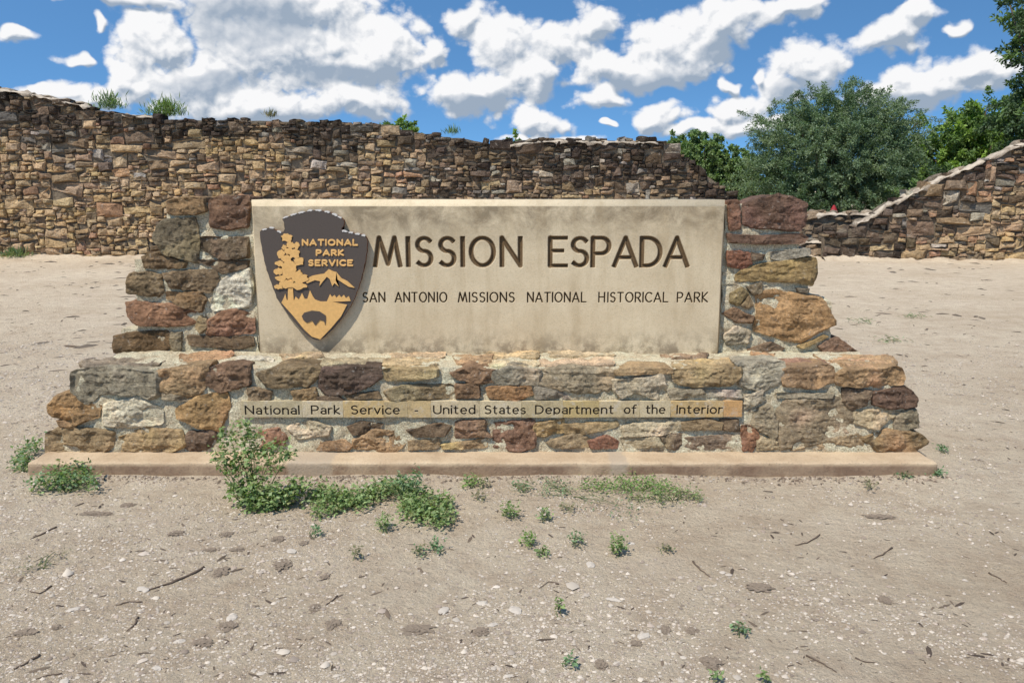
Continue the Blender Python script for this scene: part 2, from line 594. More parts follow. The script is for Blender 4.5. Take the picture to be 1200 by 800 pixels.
def stone_shape(P2, y0, protr, depth, seed, n=48, rings=12, back=4, rnd=0.008, amp=1.0, chop=0.06, tilt=0.10, fine=True, facets=6, steep=0.55):
    """a stone whose face outline P2 (x,z) lies at y0; it bulges `protr` towards the viewer and runs `depth` back"""
    rg = random.Random(seed)
    P2 = np.asarray(P2, float)
    if np.sum(P2[:, 0] * np.roll(P2[:, 1], -1) - np.roll(P2[:, 0], -1) * P2[:, 1]) < 0:
        P2 = P2[::-1]
    if fine:
        P = resample(chaikin(P2, chop, 1), n)
    else:                                      # coarse stones keep their corners
        P = np.stack([P2, (P2 + np.roll(P2, -1, 0)) / 2], 1).reshape(-1, 2)
        n = len(P)
    c = centroid(P)
    ext = P.max(0) - P.min(0)
    size = float(min(ext))
    tx, tz = rg.uniform(-tilt, tilt), rg.uniform(-tilt * 0.4, tilt)
    off = Vector((rg.uniform(-50, 50), rg.uniform(-50, 50), rg.uniform(-50, 50)))
    V, Fc = [], []
    rad = np.hypot(*(P - c).T)
    cuts = []                                  # chisel planes that break the face into facets
    for _ in range(facets):
        th = rg.uniform(0, 2 * math.pi)
        cuts.append((math.cos(th), math.sin(th), rg.uniform(.15, 1.0) * steep, rg.uniform(.0, .34) * float(ext[0] * abs(math.cos(th)) + ext[1] * abs(math.sin(th)))))
    for k in range(back, 0, -1):
        q = k / back
        sc = 1.0 - 0.10 * q
        for i in range(n):
            x, z = c + (P[i] - c) * sc
            V.append((x, y0 + depth * q, z))
    for j in range(rings):
        s = j / rings
        s = s ** 0.8
        for i in range(n):
            x, z = c + (P[i] - c) * (1 - s)
            dist = s * rad[i]
            e = min(1.0, dist / rnd)
            h = protr * math.sqrt(max(0.0, 1 - (1 - e) ** 2))
            if cuts:
                cu = max(0.0, max(k_[2] * ((x - c[0]) * k_[0] + (z - c[1]) * k_[1] - k_[3]) for k_ in cuts))
                h = max(h - cu * min(1.0, e * 1.5), protr * .3 * min(1, e) if fine else -0.03)
            V.append((x, y0 - h + tx * (x - c[0]) * e + tz * (z - c[1]) * e, z))
    V.append((c[0], min(q_[1] for q_ in V[-n:]), c[1]))
    V.append((c[0], y0 + depth, c[1]))
    out = []
    a0 = amp * min(1.0, size / 0.12)
    for (x, y, z) in V:
        q = Vector((x, y, z)) + off
        f1 = MN.noise_vector(q * 9.0) * ((0.0075 if fine else 0.016) * a0)
        f2 = MN.noise_vector(q * 24.0) * (0.0075 * a0)
        if fine:
            f2 = f2 * .8 + MN.noise_vector(q * 62.0) * (0.0046 * a0)
            # bedding: the sandstone splits in thin layers, leaving little steps
            lay = MN.noise(Vector((q.x * 3, q.y * 3, q.z * 42))) * 0.006 * a0
            chip = max(0.0, MN.noise(q * 13.0) - 0.12) * 0.034 * a0 + abs(MN.noise(q * 31.0)) * 0.007 * a0
            out.append((x + f1.x * .6 + f2.x, y + f1.y + f2.y + lay + chip, z + f1.z * .6 + f2.z))
        else:
            out.append((x + f1.x * .6 + f2.x, y + f1.y * 1.3 + f2.y, z + f1.z * .6 + f2.z))
    tot = back + rings
    for r_ in range(tot - 1):
        for i in range(n):
            i2 = (i + 1) % n
            a, b_, c_, d_ = r_ * n + i, r_ * n + i2, (r_ + 1) * n + i2, (r_ + 1) * n + i
            Fc.append((a, b_, c_, d_))
    top = tot * n
    for i in range(n):
        i2 = (i + 1) % n
        Fc.append(((tot - 1) * n + i, (tot - 1) * n + i2, top))
        Fc.append((i2, i, top + 1))
    return np.array(out), Fc


def rough_block(xb, xt, yf, yb, z0, z1, step, amp, seed, skip_bottom=True):
    """lumpy block: xb/xt = (left,right) at the bottom/top, yf = (front y bottom, top), yb = back"""
    V, Fc = [], []
    off = Vector((seed * 7.3, seed * 3.1, seed * 5.7))

    def P(u, v, w_):            # u along x, v along depth, w up
        xl = xb[0] * (1 - w_) + xt[0] * w_
        xr = xb[1] * (1 - w_) + xt[1] * w_
        y_f = yf[0] * (1 - w_) + yf[1] * w_
        q = Vector((xl + (xr - xl) * u, y_f + (yb - y_f) * v, z0 + (z1 - z0) * w_))
        # rounded edges
        e = 0.0
        n_ = MN.noise_vector((q + off) * 6) * amp + MN.noise_vector((q + off) * 18) * (amp * .7) + MN.noise_vector((q + off) * 55) * (amp * .4)
        return q + n_

    sx = max(2, int((xb[1] - xb[0]) / step))
    sy = max(2, int((yb - yf[0]) / step / 1.5))
    sz = max(2, int((z1 - z0) / step))

    def grid(na, nb, f, flip):
        b0 = len(V)
        for i in range(na + 1):
            for j in range(nb + 1):
                V.append(f(i / na, j / nb))
        for i in range(na):
            for j in range(nb):
                q = (b0 + i * (nb + 1) + j, b0 + (i + 1) * (nb + 1) + j, b0 + (i + 1) * (nb + 1) + j + 1, b0 + i * (nb + 1) + j + 1)
                Fc.append(q[::-1] if flip else q)
    grid(sx, sz, lambda a, b_: P(a, 0, b_), False)
    grid(sx, sz, lambda a, b_: P(a, 1, b_), True)
    grid(sx, sy, lambda a, b_: P(a, b_, 1), False)
    grid(sy, sz, lambda a, b_: P(0, a, b_), True)
    grid(sy, sz, lambda a, b_: P(1, a, b_), False)
    if not skip_bottom:
        grid(sx, sy, lambda a, b_: P(a, b_, 0), True)
    return [tuple(v) for v in V], Fc


def tube(path, radii, sides=6):
    V, Fc = [], []
    path = [Vector(p) for p in path]
    for i, p in enumerate(path):
        d = (path[min(i + 1, len(path) - 1)] - path[max(i - 1, 0)])
        d = d.normalized() if d.length > 1e-9 else Vector((0, 0, 1))
        a = d.orthogonal().normalized()
        b_ = d.cross(a)
        for k in range(sides):
            th = 2 * math.pi * k / sides
            V.append(tuple(p + (a * math.cos(th) + b_ * math.sin(th)) * radii[i]))
    for i in range(len(path) - 1):
        for k in range(sides):
            k2 = (k + 1) % sides
            Fc.append((i * sides + k, i * sides + k2, (i + 1) * sides + k2, (i + 1) * sides + k))
    Fc.append(tuple(range(sides))[::-1])
    Fc.append(tuple((len(path) - 1) * sides + k for k in range(sides)))
    return V, Fc


class Acc:
    """collects shapes into one mesh"""
    def __init__(self):
        self.V, self.F, self.C = [], [], []

    def add(self, V, Fc, col=None):
        b0 = len(self.V)
        self.V.extend([tuple(v) for v in V])
        self.F.extend([tuple(i + b0 for i in f) for f in Fc])
        if col is not None:
            self.C.extend([tuple(col)] * len(V))

    def obj(self, name, parent, mat, smooth=False, centre=None):
        return obj_at(name, self.V, self.F, parent, mat, np.array(self.C) if self.C else None, smooth, centre)


# ------------------------------------------------------------------ ground
def axis(lo, hi, fine_lo, fine_hi, step, growth=1.16):
    a = list(np.arange(fine_lo, fine_hi + 1e-6, step))
    s = step
    while a[-1] < hi:
        s *= growth
        a.append(a[-1] + s)
    s = step
    while a[0] > lo:
        s *= growth
        a.insert(0, a[0] - s)
    return np.array(a)


def ground_z(x, y):
    """gentle unevenness of the trodden ground"""
    q = Vector((x, y, 0))
    near = max(0.0, 1.0 - abs(y - 4.0) / 16.0)
    z = (MN.noise(q * 0.9) * 0.012 + MN.noise(q * 3.3 + Vector((9, 4, 2))) * 0.010 + MN.noise(q * 11) * 0.003) * near
    # soil washed up against the footing
    if -2.9 < x < 2.6 and 3.9 < y < 4.6:
        e = MN.noise(Vector((x * 2.1, 5, 0))) + .6 * MN.noise(Vector((x * 7, y * 4, 2)))
        z += max(0.0, .013 + .016 * e) * math.exp(-((y - 4.34) / .09) ** 2)
    return z - 0.006


gx = axis(-700, 700, -3.2, 3.2, 0.045)
gy = axis(-30, 1500, 1.8, 5.2, 0.045)
GV = np.array([(x, y, ground_z(x, y) if abs(x) < 14 and y < 20 else -0.006) for y in gy for x in gx])
nx_, ny_ = len(gx), len(gy)
ii, jj = np.meshgrid(np.arange(nx_ - 1), np.arange(ny_ - 1))
a_ = (jj * nx_ + ii).ravel()
GF = np.stack([a_, a_ + 1, a_ + nx_ + 1, a_ + nx_], 1)
gme = mesh_np('ground', GV, GF, None, True)
gobj = link('ground', gme, None, M['dirt'])
gobj['kind'] = 'structure'

# ------------------------------------------------------------------ lettering: strokes
def arc(cx, cy, rx, ry, a0, a1, n=14):
    return [(cx + rx * math.cos(R(a0 + (a1 - a0) * i / n)), cy + ry * math.sin(R(a0 + (a1 - a0) * i / n))) for i in range(n + 1)]


S_UP = arc(.29, .755, .25, .235, 35, 262) + arc(.27, .265, .27, .262, 82, -140)
GLY = {
    'A': (.78, [[(0, 0), (.39, 1), (.78, 0)], [(.14, .30), (.64, .30)]]),
    'C': (.72, [arc(.42, .5, .42, .5, 48, 312, 20)]),
    'D': (.66, [[(0, 0), (0, 1)], [(0, 1), (.18, 1)] + arc(.2, .5, .46, .5, 90, -90, 18) + [(0, 0)]]),
    'E': (.58, [[(.56, 1), (0, 1), (0, 0), (.58, 0)], [(0, .54), (.44, .54)]]),
    'H': (.66, [[(0, 0), (0, 1)], [(.66, 0), (.66, 1)], [(0, .52), (.66, .52)]]),
    'I': (.0, [[(0, 0), (0, 1)]]),
    'K': (.60, [[(0, 0), (0, 1)], [(.55, 1), (.02, .45), (.60, 0)]]),
    'L': (.52, [[(0, 1), (0, 0), (.52, 0)]]),
    'M': (.93, [[(0, 0), (.17, 1), (.48, .06), (.74, 1), (.93, 0)]]),
    'N': (.68, [[(0, 0), (0, 1), (.68, 0), (.68, 1)]]),
    'O': (.84, [arc(.42, .5, .42, .5, 0, 360, 28)]),
    'P': (.58, [[(0, 0), (0, 1), (.3, 1)] + arc(.3, .72, .28, .28, 90, -90, 12) + [(0, .44)]]),
    'R': (.60, [[(0, 0), (0, 1), (.3, 1)] + arc(.3, .73, .27, .27, 90, -90, 12) + [(0, .46)], [(.27, .46), (.60, 0)]]),
    'S': (.55, [S_UP]),
    'T': (.66, [[(0, 1), (.66, 1)], [(.33, 1), (.33, 0)]]),
    'U': (.64, [[(0, 1), (0, .32)] + arc(.32, .32, .32, .32, 180, 360, 14) + [(.64, 1)]]),
    'V': (.72, [[(0, 1), (.36, 0), (.72, 1)]]),
    'a': (.44, [arc(.23, .19, .21, .19, 0, 360, 18), arc(.24, .47, .20, .23, 150, 0, 10) + [(.44, 0)]]),
    'c': (.46, [arc(.29, .35, .28, .35, 50, 310, 16)]),
    'd': (.50, [arc(.25, .35, .25, .35, 0, 360, 20), [(.50, 0), (.50, 1.06)]]),
    'e': (.52, [[(.02, .37), (.51, .37)] + arc(.27, .35, .25, .35, 5, 312, 20)]),
    'f': (.36, [[(.15, 0), (.15, .78)] + arc(.35, .80, .20, .24, 180, 80, 8), [(0, .68), (.34, .68)]]),
    'h': (.46, [[(0, 0), (0, 1.06)], arc(.23, .44, .23, .26, 180, 0, 12) + [(.46, 0)]]),
    'i': (.0, [[(0, 0), (0, .70)], [(0, .93), (0, .97)]]),
    'k': (.44, [[(0, 0), (0, 1.06)], [(.40, .70), (.02, .32), (.44, 0)]]),
    'l': (.0, [[(0, 0), (0, 1.06)]]),
    'm': (.78, [[(0, 0), (0, .70)], arc(.195, .46, .195, .24, 180, 0, 10) + [(.39, 0)], arc(.585, .46, .195, .24, 180, 0, 10) + [(.78, 0)]]),
    'n': (.46, [[(0, 0), (0, .70)], arc(.23, .44, .23, .26, 180, 0, 12) + [(.46, 0)]]),
    'o': (.54, [arc(.27, .35, .27, .35, 0, 360, 22)]),
    'p': (.50, [[(0, -.10), (0, .70)], arc(.25, .35, .25, .35, 0, 360, 20)]),
    'r': (.28, [[(0, 0), (0, .70)], arc(.24, .42, .24, .27, 180, 75, 8)]),
    's': (.40, [arc(.21, .525, .185, .165, 35, 262, 12) + arc(.20, .185, .20, .18, 82, -140, 12)]),
    't': (.34, [[(.13, .92), (.13, .16)] + arc(.27, .16, .14, .15, 180, 290, 8), [(0, .68), (.32, .68)]]),
    'v': (.48, [[(0, .70), (.24, 0), (.48, .70)]]),
    '-': (.26, [[(0, .36), (.26, .36)]]),
}


def word_segments(word, px0, px1, py_top, py_base, Y, hw, gap=0.26):
    """strokes of `word` on the plane at depth Y, filling the photo's span px0..px1; -> list of (x0,z0,x1,z1,hw)"""
    ws = [GLY[c][0] for c in word]
    gaps = [gap + (0.10 if word[i] in 'IilHN' and word[i + 1] in 'IilHN' else 0.0) for i in range(len(word) - 1)]
    total = sum(ws) + sum(gaps)
    a = at_y(px0, py_base, Y)
    b_ = at_y(px1, py_base, Y)
    tz = at_y(px0, py_top, Y).z
    hgt = tz - a.z
    k = (b_.x - a.x - 2 * hw) / max(total, 1e-6) if len(word) > 1 or ws[0] > 0 else hgt
    x = a.x + hw
    segs = []
    for i, ch in enumerate(word):
        for st in GLY[ch][1]:
            pts = [(x + q[0] * k, a.z + hw * .7 + q[1] * (hgt - 1.4 * hw)) for q in st]
            closed = math.hypot(pts[0][0] - pts[-1][0], pts[0][1] - pts[-1][1]) < 1e-6
            for q_, (p0, p1) in enumerate(zip(pts[:-1], pts[1:])):
                L_ = max(1e-9, math.hypot(p1[0] - p0[0], p1[1] - p0[1]))
                up_ = abs(p1[1] - p0[1]) / L_                     # uprights a little heavier than level strokes
                e0 = q_ == 0 and not closed
                e1 = q_ == len(pts) - 2 and not closed
                dx_, dz_ = (p1[0] - p0[0]) / L_ * hw * .62, (p1[1] - p0[1]) / L_ * hw * .62
                a0 = (p0[0] - dx_, p0[1] - dz_) if e0 else p0
                a1 = (p1[0] + dx_, p1[1] + dz_) if e1 else p1
                segs.append((a0[0], a0[1], a1[0], a1[1], hw * (.84 + .18 * up_), e0, e1))
        x += ws[i] * k + (gaps[i] * k if i < len(gaps) else 0)
    return segs


def groove_field(xs, zs, segs):
    """0..1 depth of a V cut at each point of the grid zs x xs"""
    D = np.zeros((len(zs), len(xs)))
    for (x0, z0, x1, z1, hw, *ends) in segs:
        i0, i1 = np.searchsorted(xs, (min(x0, x1) - hw, max(x0, x1) + hw))
        j0, j1 = np.searchsorted(zs, (min(z0, z1) - hw, max(z0, z1) + hw))
        if i1 <= i0 or j1 <= j0: continue
        X, Z = np.meshgrid(xs[i0:i1], zs[j0:j1])
        dx, dz = x1 - x0, z1 - z0
        L2 = dx * dx + dz * dz
        tt = np.clip(((X - x0) * dx + (Z - z0) * dz) / max(L2, 1e-12), 0, 1)
        d = np.hypot(X - x0 - tt * dx, Z - z0 - tt * dz)
        if ends and (ends[0] or ends[1]):          # square-cut stroke ends
            raw = ((X - x0) * dx + (Z - z0) * dz) / max(L2, 1e-12)
            if ends[0]: d = np.where(raw < 0, hw, d)
            if ends[1]: d = np.where(raw > 1, hw, d)
        D[j0:j1, i0:i1] = np.maximum(D[j0:j1, i0:i1], np.clip((hw - d) / hw, 0, 1))
    return D


def engraved_slab(name, parent, mat, x0, x1, z0, z1, Y, thick, xs, zs, segs, cut, cham=(0.0, 0.0, 0.0, 0.0), color=None, wob=0.0):
    """block with V-cut letters; cham = (left, right, top, bottom) edge chamfers"""
    D = groove_field(xs, zs, segs)
    X, Z = np.meshgrid(xs, zs)
    Yv = Y + np.minimum(D * 1.25, 1.0) * cut
    V = np.stack([X.ravel(), Yv.ravel(), Z.ravel()], 1)
    n = len(xs)
    ii, jj = np.meshgrid(np.arange(n - 1), np.arange(len(zs) - 1))
    a = (jj * n + ii).ravel()
    Fc = np.stack([a, a + 1, a + n + 1, a + n], 1)
    b0 = len(V)
    l, r_, tp, bt = cham
    ym = Y + max(cham) if max(cham) > 0 else Y + 0.001
    ex = [(xs[0], Y, zs[0]), (xs[-1], Y, zs[0]), (xs[-1], Y, zs[-1]), (xs[0], Y, zs[-1]),
          (xs[0] - l, ym, zs[0] - bt), (xs[-1] + r_, ym, zs[0] - bt), (xs[-1] + r_, ym, zs[-1] + tp), (xs[0] - l, ym, zs[-1] + tp)]
    ex += [(q[0], Y + thick, q[2]) for q in ex[4:8]]
    V = np.vstack([V, np.array(ex)])
    q = []
    for lv in (0, 4):
        for i in range(4):
            i2 = (i + 1) % 4
            q.append((b0 + lv + i2, b0 + lv + i, b0 + lv + 4 + i, b0 + lv + 4 + i2))
    q.append((b0 + 9, b0 + 8, b0 + 11, b0 + 10))
    Fc = np.vstack([Fc, np.array(q)])
    G = np.zeros(len(V))
    G[:b0] = D.ravel()
    cols = None
    if color is not None:
        cols = np.tile(np.array(color), (len(V), 1))
    return obj_at(name, V, Fc, parent, mat, cols, False, None, {'Groove': G})


# ------------------------------------------------------------------ the entrance sign
Y_FOOT, Y_BASE, Y_PANEL, Z_LEDGE = 4.34, 4.535, 4.99, 0.548
sign = thing('entrance_sign', 'long stone entrance monument with concrete panel reading MISSION ESPADA and arrowhead badge', 'sign', (-0.15, 5.1, 0.0))

# footing slab
V, Fc = rough_block((-2.575, 2.262), (-2.57, 2.257), (4.335, 4.342), 5.95, -0.12, 0.074, 0.028, 0.0042, 3)
bm = bmesh.new()
foot_me = mesh_np('footing', np.array(V), Fc)
bm.from_mesh(foot_me)
bmesh.ops.remove_doubles(bm, verts=bm.verts, dist=0.0015)
ed = [e for e in bm.edges if len(e.link_faces) == 2 and e.calc_face_angle(0) > 0.9]
bmesh.ops.bevel(bm, geom=ed, offset=0.009, segments=2, affect='EDGES', profile=0.6)
bm.to_mesh(foot_me)
bm.free()
for v in foot_me.vertices:
    v.co -= Vector((-0.15, 5.1, 0))
foot_me.polygons.foreach_set('use_smooth', np.ones(len(foot_me.polygons), dtype=bool))
link('footing', foot_me, sign, M['footing'], (0, 0, 0))

# mortar body of the base
xb0, xb1 = at_y(64, 530, Y_BASE).x, at_y(1072, 530, Y_BASE).x
xt0, xt1 = at_y(98, 432, Y_BASE).x, at_y(1046, 432, Y_BASE).x
V, Fc = rough_block((xb0, xb1), (xt0, xt1), (Y_BASE, Y_BASE + 0.012), 5.74, 0.06, Z_LEDGE - 0.006, 0.0125, 0.012, 1)
base = obj_at('mortar_base', V, Fc, sign, M['mortar'], None, True)

K_ST = 1.16                                             # photographed colour of a lit face -> surface colour
# outline of each stone as traced at 4x in crops of the photograph; options: t = runs back under the panel, e = at an end
BASE_STONES = [
    # crop (20,400)
    (20, 400, [(262, 142), (420, 128), (662, 140), (662, 250), (610, 272), (560, 250), (380, 248), (355, 288), (290, 292), (262, 230)], (150, 142, 128), 'te', .03),
    (20, 400, [(668, 138), (890, 114), (882, 175), (850, 240), (800, 252), (680, 232)], (158, 130, 96), 't', .02),
    (20, 400, [(896, 140), (960, 118), (1080, 110), (1086, 200), (960, 230), (900, 200)], (134, 100, 78), 't', .02),
    (20, 400, [(152, 300), (190, 262), (250, 246), (285, 295), (382, 300), (368, 350), (260, 386), (160, 340)], (160, 122, 76), 'e', .03),
    (20, 400, [(196, 374), (275, 384), (255, 402), (215, 398)], (168, 128, 88), '', .012),
    (20, 400, [(420, 292), (560, 270), (672, 322), (668, 382), (500, 402), (410, 390)], (206, 198, 182), '', .028),
    (20, 400, [(750, 322), (860, 262), (975, 246), (988, 310), (950, 412), (850, 396), (762, 358)], (178, 138, 82), '', .03),
    (20, 400, [(143, 432), (262, 412), (445, 420), (440, 482), (405, 522), (143, 522)], (152, 128, 96), 'e', .02),
    (20, 400, [(488, 452), (600, 412), (760, 418), (782, 480), (722, 518), (488, 512)], (166, 138, 102), '', .018),
    (20, 400, [(785, 492), (812, 430), (922, 418), (932, 482), (842, 512)], (128, 102, 88), '', .018),
    (20, 400, [(690, 240), (820, 258), (802, 278), (690, 272)], (150, 136, 118), '', .012),
    # crop (300,400)
    (300, 400, [(8, 150), (120, 122), (292, 125), (272, 172), (240, 205), (70, 216)], (128, 108, 82), 't', .03),
    (300, 400, [(318, 128), (572, 124), (577, 180), (500, 216), (450, 236), (350, 252), (298, 216)], (92, 72, 66), 't', .03),
    (300, 400, [(608, 130), (844, 128), (842, 162), (740, 172), (618, 182)], (176, 150, 108), 't', .026),
    (300, 400, [(-30, 215), (62, 240), (52, 282), (-30, 290)], (140, 116, 92), '', .018),
    (300, 400, [(172, 232), (270, 222), (284, 270), (190, 278)], (176, 142, 100), '', .016),
    (300, 400, [(606, 232), (700, 208), (905, 204), (932, 230), (872, 266), (640, 276)], (146, 124, 94), '', .018),
    (300, 400, [(428, 252), (560, 236), (578, 266), (450, 272)], (136, 112, 86), '', .012),
    (300, 400, [(292, 262), (370, 258), (400, 278), (310, 284)], (110, 90, 76), '', .012),
    (300, 400, [(920, 152), (1000, 128), (1118, 138), (1112, 182), (1050, 192), (960, 178)], (146, 108, 78), 't', .022),
    (300, 400, [(944, 206), (1030, 200), (1042, 256), (948, 262)], (138, 102, 72), '', .02),
    (300, 400, [(18, 430), (100, 410), (132, 450), (122, 482), (28, 492)], (156, 108, 82), '', .016),
    (300, 400, [(148, 402), (250, 376), (342, 400), (332, 432), (212, 452)], (200, 186, 162), '', .022),
    (300, 400, [(243, 482), (400, 464), (442, 490), (422, 508), (248, 512)], (172, 132, 96), '', .012),
    (300, 400, [(436, 402), (500, 384), (584, 388), (562, 416), (460, 432)], (112, 90, 72), '', .02),
    (300, 400, [(458, 462), (560, 420), (682, 430), (694, 470), (642, 512), (468, 506)], (172, 134, 94), '', .016),
    (300, 400, [(716, 412), (850, 388), (905, 400), (872, 442), (738, 442)], (118, 96, 78), '', .018),
    (300, 400, [(943, 376), (1068, 376), (1064, 418), (1104, 442), (948, 448)], (150, 112, 90), '', .018),
    (300, 400, [(876, 482), (1072, 456), (1072, 496), (886, 503)], (182, 150, 112), '', .01),
    (300, 400, [(726, 470), (852, 460), (842, 502), (728, 507)], (170, 142, 108), '', .01),
    # crop (570,400)
    (570, 400, [(12, 216), (195, 208), (208, 250), (132, 272), (18, 262)], (184, 128, 66), '', .02),
    (570, 400, [(40, 386), (217, 371), (222, 490), (150, 507), (42, 492)], (140, 92, 70), '', .014),
    (570, 400, [(20, 150), (120, 130), (242, 134), (242, 202), (60, 200)], (142, 136, 126), 't', .02),
    (570, 400, [(248, 140), (400, 128), (582, 134), (592, 200), (560, 232), (420, 232), (300, 216), (242, 200)], (158, 144, 124), 't', .02),
    (570, 400, [(238, 212), (332, 232), (382, 266), (238, 268)], (150, 140, 130), '', .014),
    (570, 400, [(598, 180), (822, 162), (834, 220), (792, 272), (700, 232), (640, 262), (612, 240)], (188, 174, 154), '', .03),
    (570, 400, [(600, 138), (700, 126), (860, 128), (860, 150), (620, 158)], (176, 146, 108), 't', .024),
    (570, 400, [(878, 140), (960, 128), (1182, 120), (1192, 160), (1132, 206), (980, 207), (888, 190)], (168, 142, 104), 't', .03),
    (570, 400, [(858, 226), (1000, 224), (1012, 246), (880, 272)], (162, 150, 132), '', .016),
    (570, 400, [(1038, 226), (1182, 230), (1192, 262), (1048, 256)], (168, 162, 150), '', .01),
    (570, 400, [(228, 386), (352, 369), (362, 420), (272, 437), (228, 432)], (164, 136, 96), '', .016),
    (570, 400, [(374, 386), (600, 374), (612, 400), (482, 420), (380, 432)], (172, 144, 104), '', .016),
    (570, 400, [(288, 472), (420, 432), (484, 462), (472, 492), (328, 498)], (158, 136, 108), '', .014),
    (570, 400, [(488, 466), (560, 448), (608, 470), (602, 498), (498, 498)], (152, 86, 62), '', .014),
    (570, 400, [(638, 402), (760, 370), (902, 370), (902, 420), (800, 432), (660, 442)], (202, 186, 160), '', .014),
    (570, 400, [(818, 442), (907, 438), (907, 502), (850, 492)], (134, 112, 96), '', .014),
    (570, 400, [(918, 380), (1030, 369), (1098, 384), (1092, 412), (930, 412)], (148, 124, 94), '', .016),
    (570, 400, [(938, 452), (1178, 434), (1178, 496), (1000, 502), (938, 492)], (146, 124, 110), '', .014),
    (570, 400, [(1108, 370), (1172, 374), (1178, 416), (1122, 408)], (122, 100, 80), '', .02),
    (570, 400, [(638, 452), (800, 450), (822, 490), (660, 502)], (190, 172, 144), '', .01),
    # crop (820,400)
    (820, 400, [(180, 104), (390, 102), (396, 172), (290, 232), (200, 200)], (168, 160, 148), 't', .014),
    (820, 400, [(392, 130), (612, 114), (622, 190), (540, 212), (400, 206)], (158, 124, 92), 't', .026),
    (820, 400, [(648, 150), (700, 126), (932, 124), (948, 160), (946, 195), (850, 212), (658, 206)], (178, 140, 98), 'te', .03),
    (820, 400, [(214, 256), (290, 230), (308, 265), (222, 312)], (186, 176, 160), '', .014),
    (820, 400, [(238, 332), (330, 302), (357, 380), (352, 462), (258, 392)], (158, 144, 124), '', .014),
    (820, 400, [(368, 332), (420, 278), (642, 268), (704, 340), (712, 410), (560, 472), (378, 503)], (154, 136, 114), '', .018),
    (820, 400, [(202, 402), (260, 410), (272, 460), (242, 507), (202, 507)], (152, 90, 60), '', .01),
    (820, 400, [(678, 224), (802, 234), (772, 292), (720, 312), (688, 290)], (118, 98, 84), '', .02),
    (820, 400, [(818, 240), (960, 222), (1012, 265), (1008, 302), (900, 307), (823, 292)], (112, 80, 68), 'e', .03),
    (820, 400, [(728, 332), (880, 314), (912, 350), (832, 402), (738, 382)], (196, 176, 146), '', .014),
    (820, 400, [(918, 340), (1012, 324), (1024, 400), (928, 412)], (150, 138, 118), 'e', .014),
    (820, 400, [(756, 452), (880, 420), (1012, 430), (1064, 470), (1000, 512), (850, 512), (818, 492)], (148, 122, 86), 'e', .03),
    (820, 400, [(368, 240), (622, 244), (612, 264), (378, 264)], (160, 148, 132), '', .01),
    (820, 400, [(540, 482), (720, 424), (752, 452), (812, 502), (420, 507)], (178, 152, 120), '', .008),
    (820, 400, [(278, 442), (352, 472), (362, 502), (278, 502)], (184, 164, 134), '', .008),
]

PIER_L = [
    (20, 220, [(703, 60), (760, 45), (882, 48), (888, 110), (820, 126), (708, 120)], (146, 112, 72), 'e', .02),
    (20, 220, [(898, 55), (985, 44), (1078, 42), (1088, 100), (1082, 182), (990, 196), (908, 182)], (118, 76, 54), 'e', .03),
    (20, 220, [(638, 235), (655, 180), (692, 150), (832, 140), (852, 250), (842, 352), (770, 332), (690, 312)], (122, 110, 92), 'e', .03),
    (20, 220, [(868, 230), (1088, 230), (1086, 330), (960, 336), (868, 290)], (112, 94, 76), '', .02),
    (20, 220, [(838, 336), (960, 346), (1086, 340), (1080, 376), (960, 402), (928, 380)], (110, 90, 74), '', .012),
    (20, 220, [(587, 325), (630, 304), (690, 310), (722, 330), (792, 350), (782, 377), (598, 377)], (112, 88, 62), 'e', .02),
    (20, 220, [(512, 440), (522, 405), (600, 394), (672, 410), (682, 490), (660, 512), (518, 496)], (126, 106, 80), 'e', .025),
    (20, 220, [(680, 400), (790, 388), (930, 384), (942, 440), (900, 490), (720, 470)], (130, 108, 84), '', .02),
    (20, 220, [(700, 490), (850, 490), (887, 520), (862, 582), (760, 552), (708, 520)], (126, 100, 70), '', .022),
    (20, 220, [(905, 545), (930, 470), (1000, 402), (1090, 378), (1107, 480), (1087, 556), (920, 572)], (214, 208, 200), '', .02),
    (20, 220, [(512, 535), (600, 538), (720, 545), (832, 570), (828, 642), (720, 647), (560, 642), (522, 602)], (152, 96, 56), 'e', .03),
    (20, 220, [(898, 622), (960, 580), (1040, 570), (1112, 600), (1108, 682), (960, 692), (890, 686)], (150, 96, 60), '', .022),
    (20, 220, [(452, 735), (458, 698), (520, 680), (702, 670), (718, 740), (690, 767), (458, 774)], (118, 88, 52), 'e', .03),
    (20, 220, [(798, 690), (1102, 695), (1112, 740), (1050, 757), (808, 742)], (116, 94, 72), '', .018),
    (20, 220, [(718, 682), (772, 680), (764, 762), (716, 766)], (140, 126, 104), '', .008),
    (20, 220, [(850, 610), (880, 592), (892, 650), (860, 680), (838, 650)], (142, 124, 100), '', .008),
]
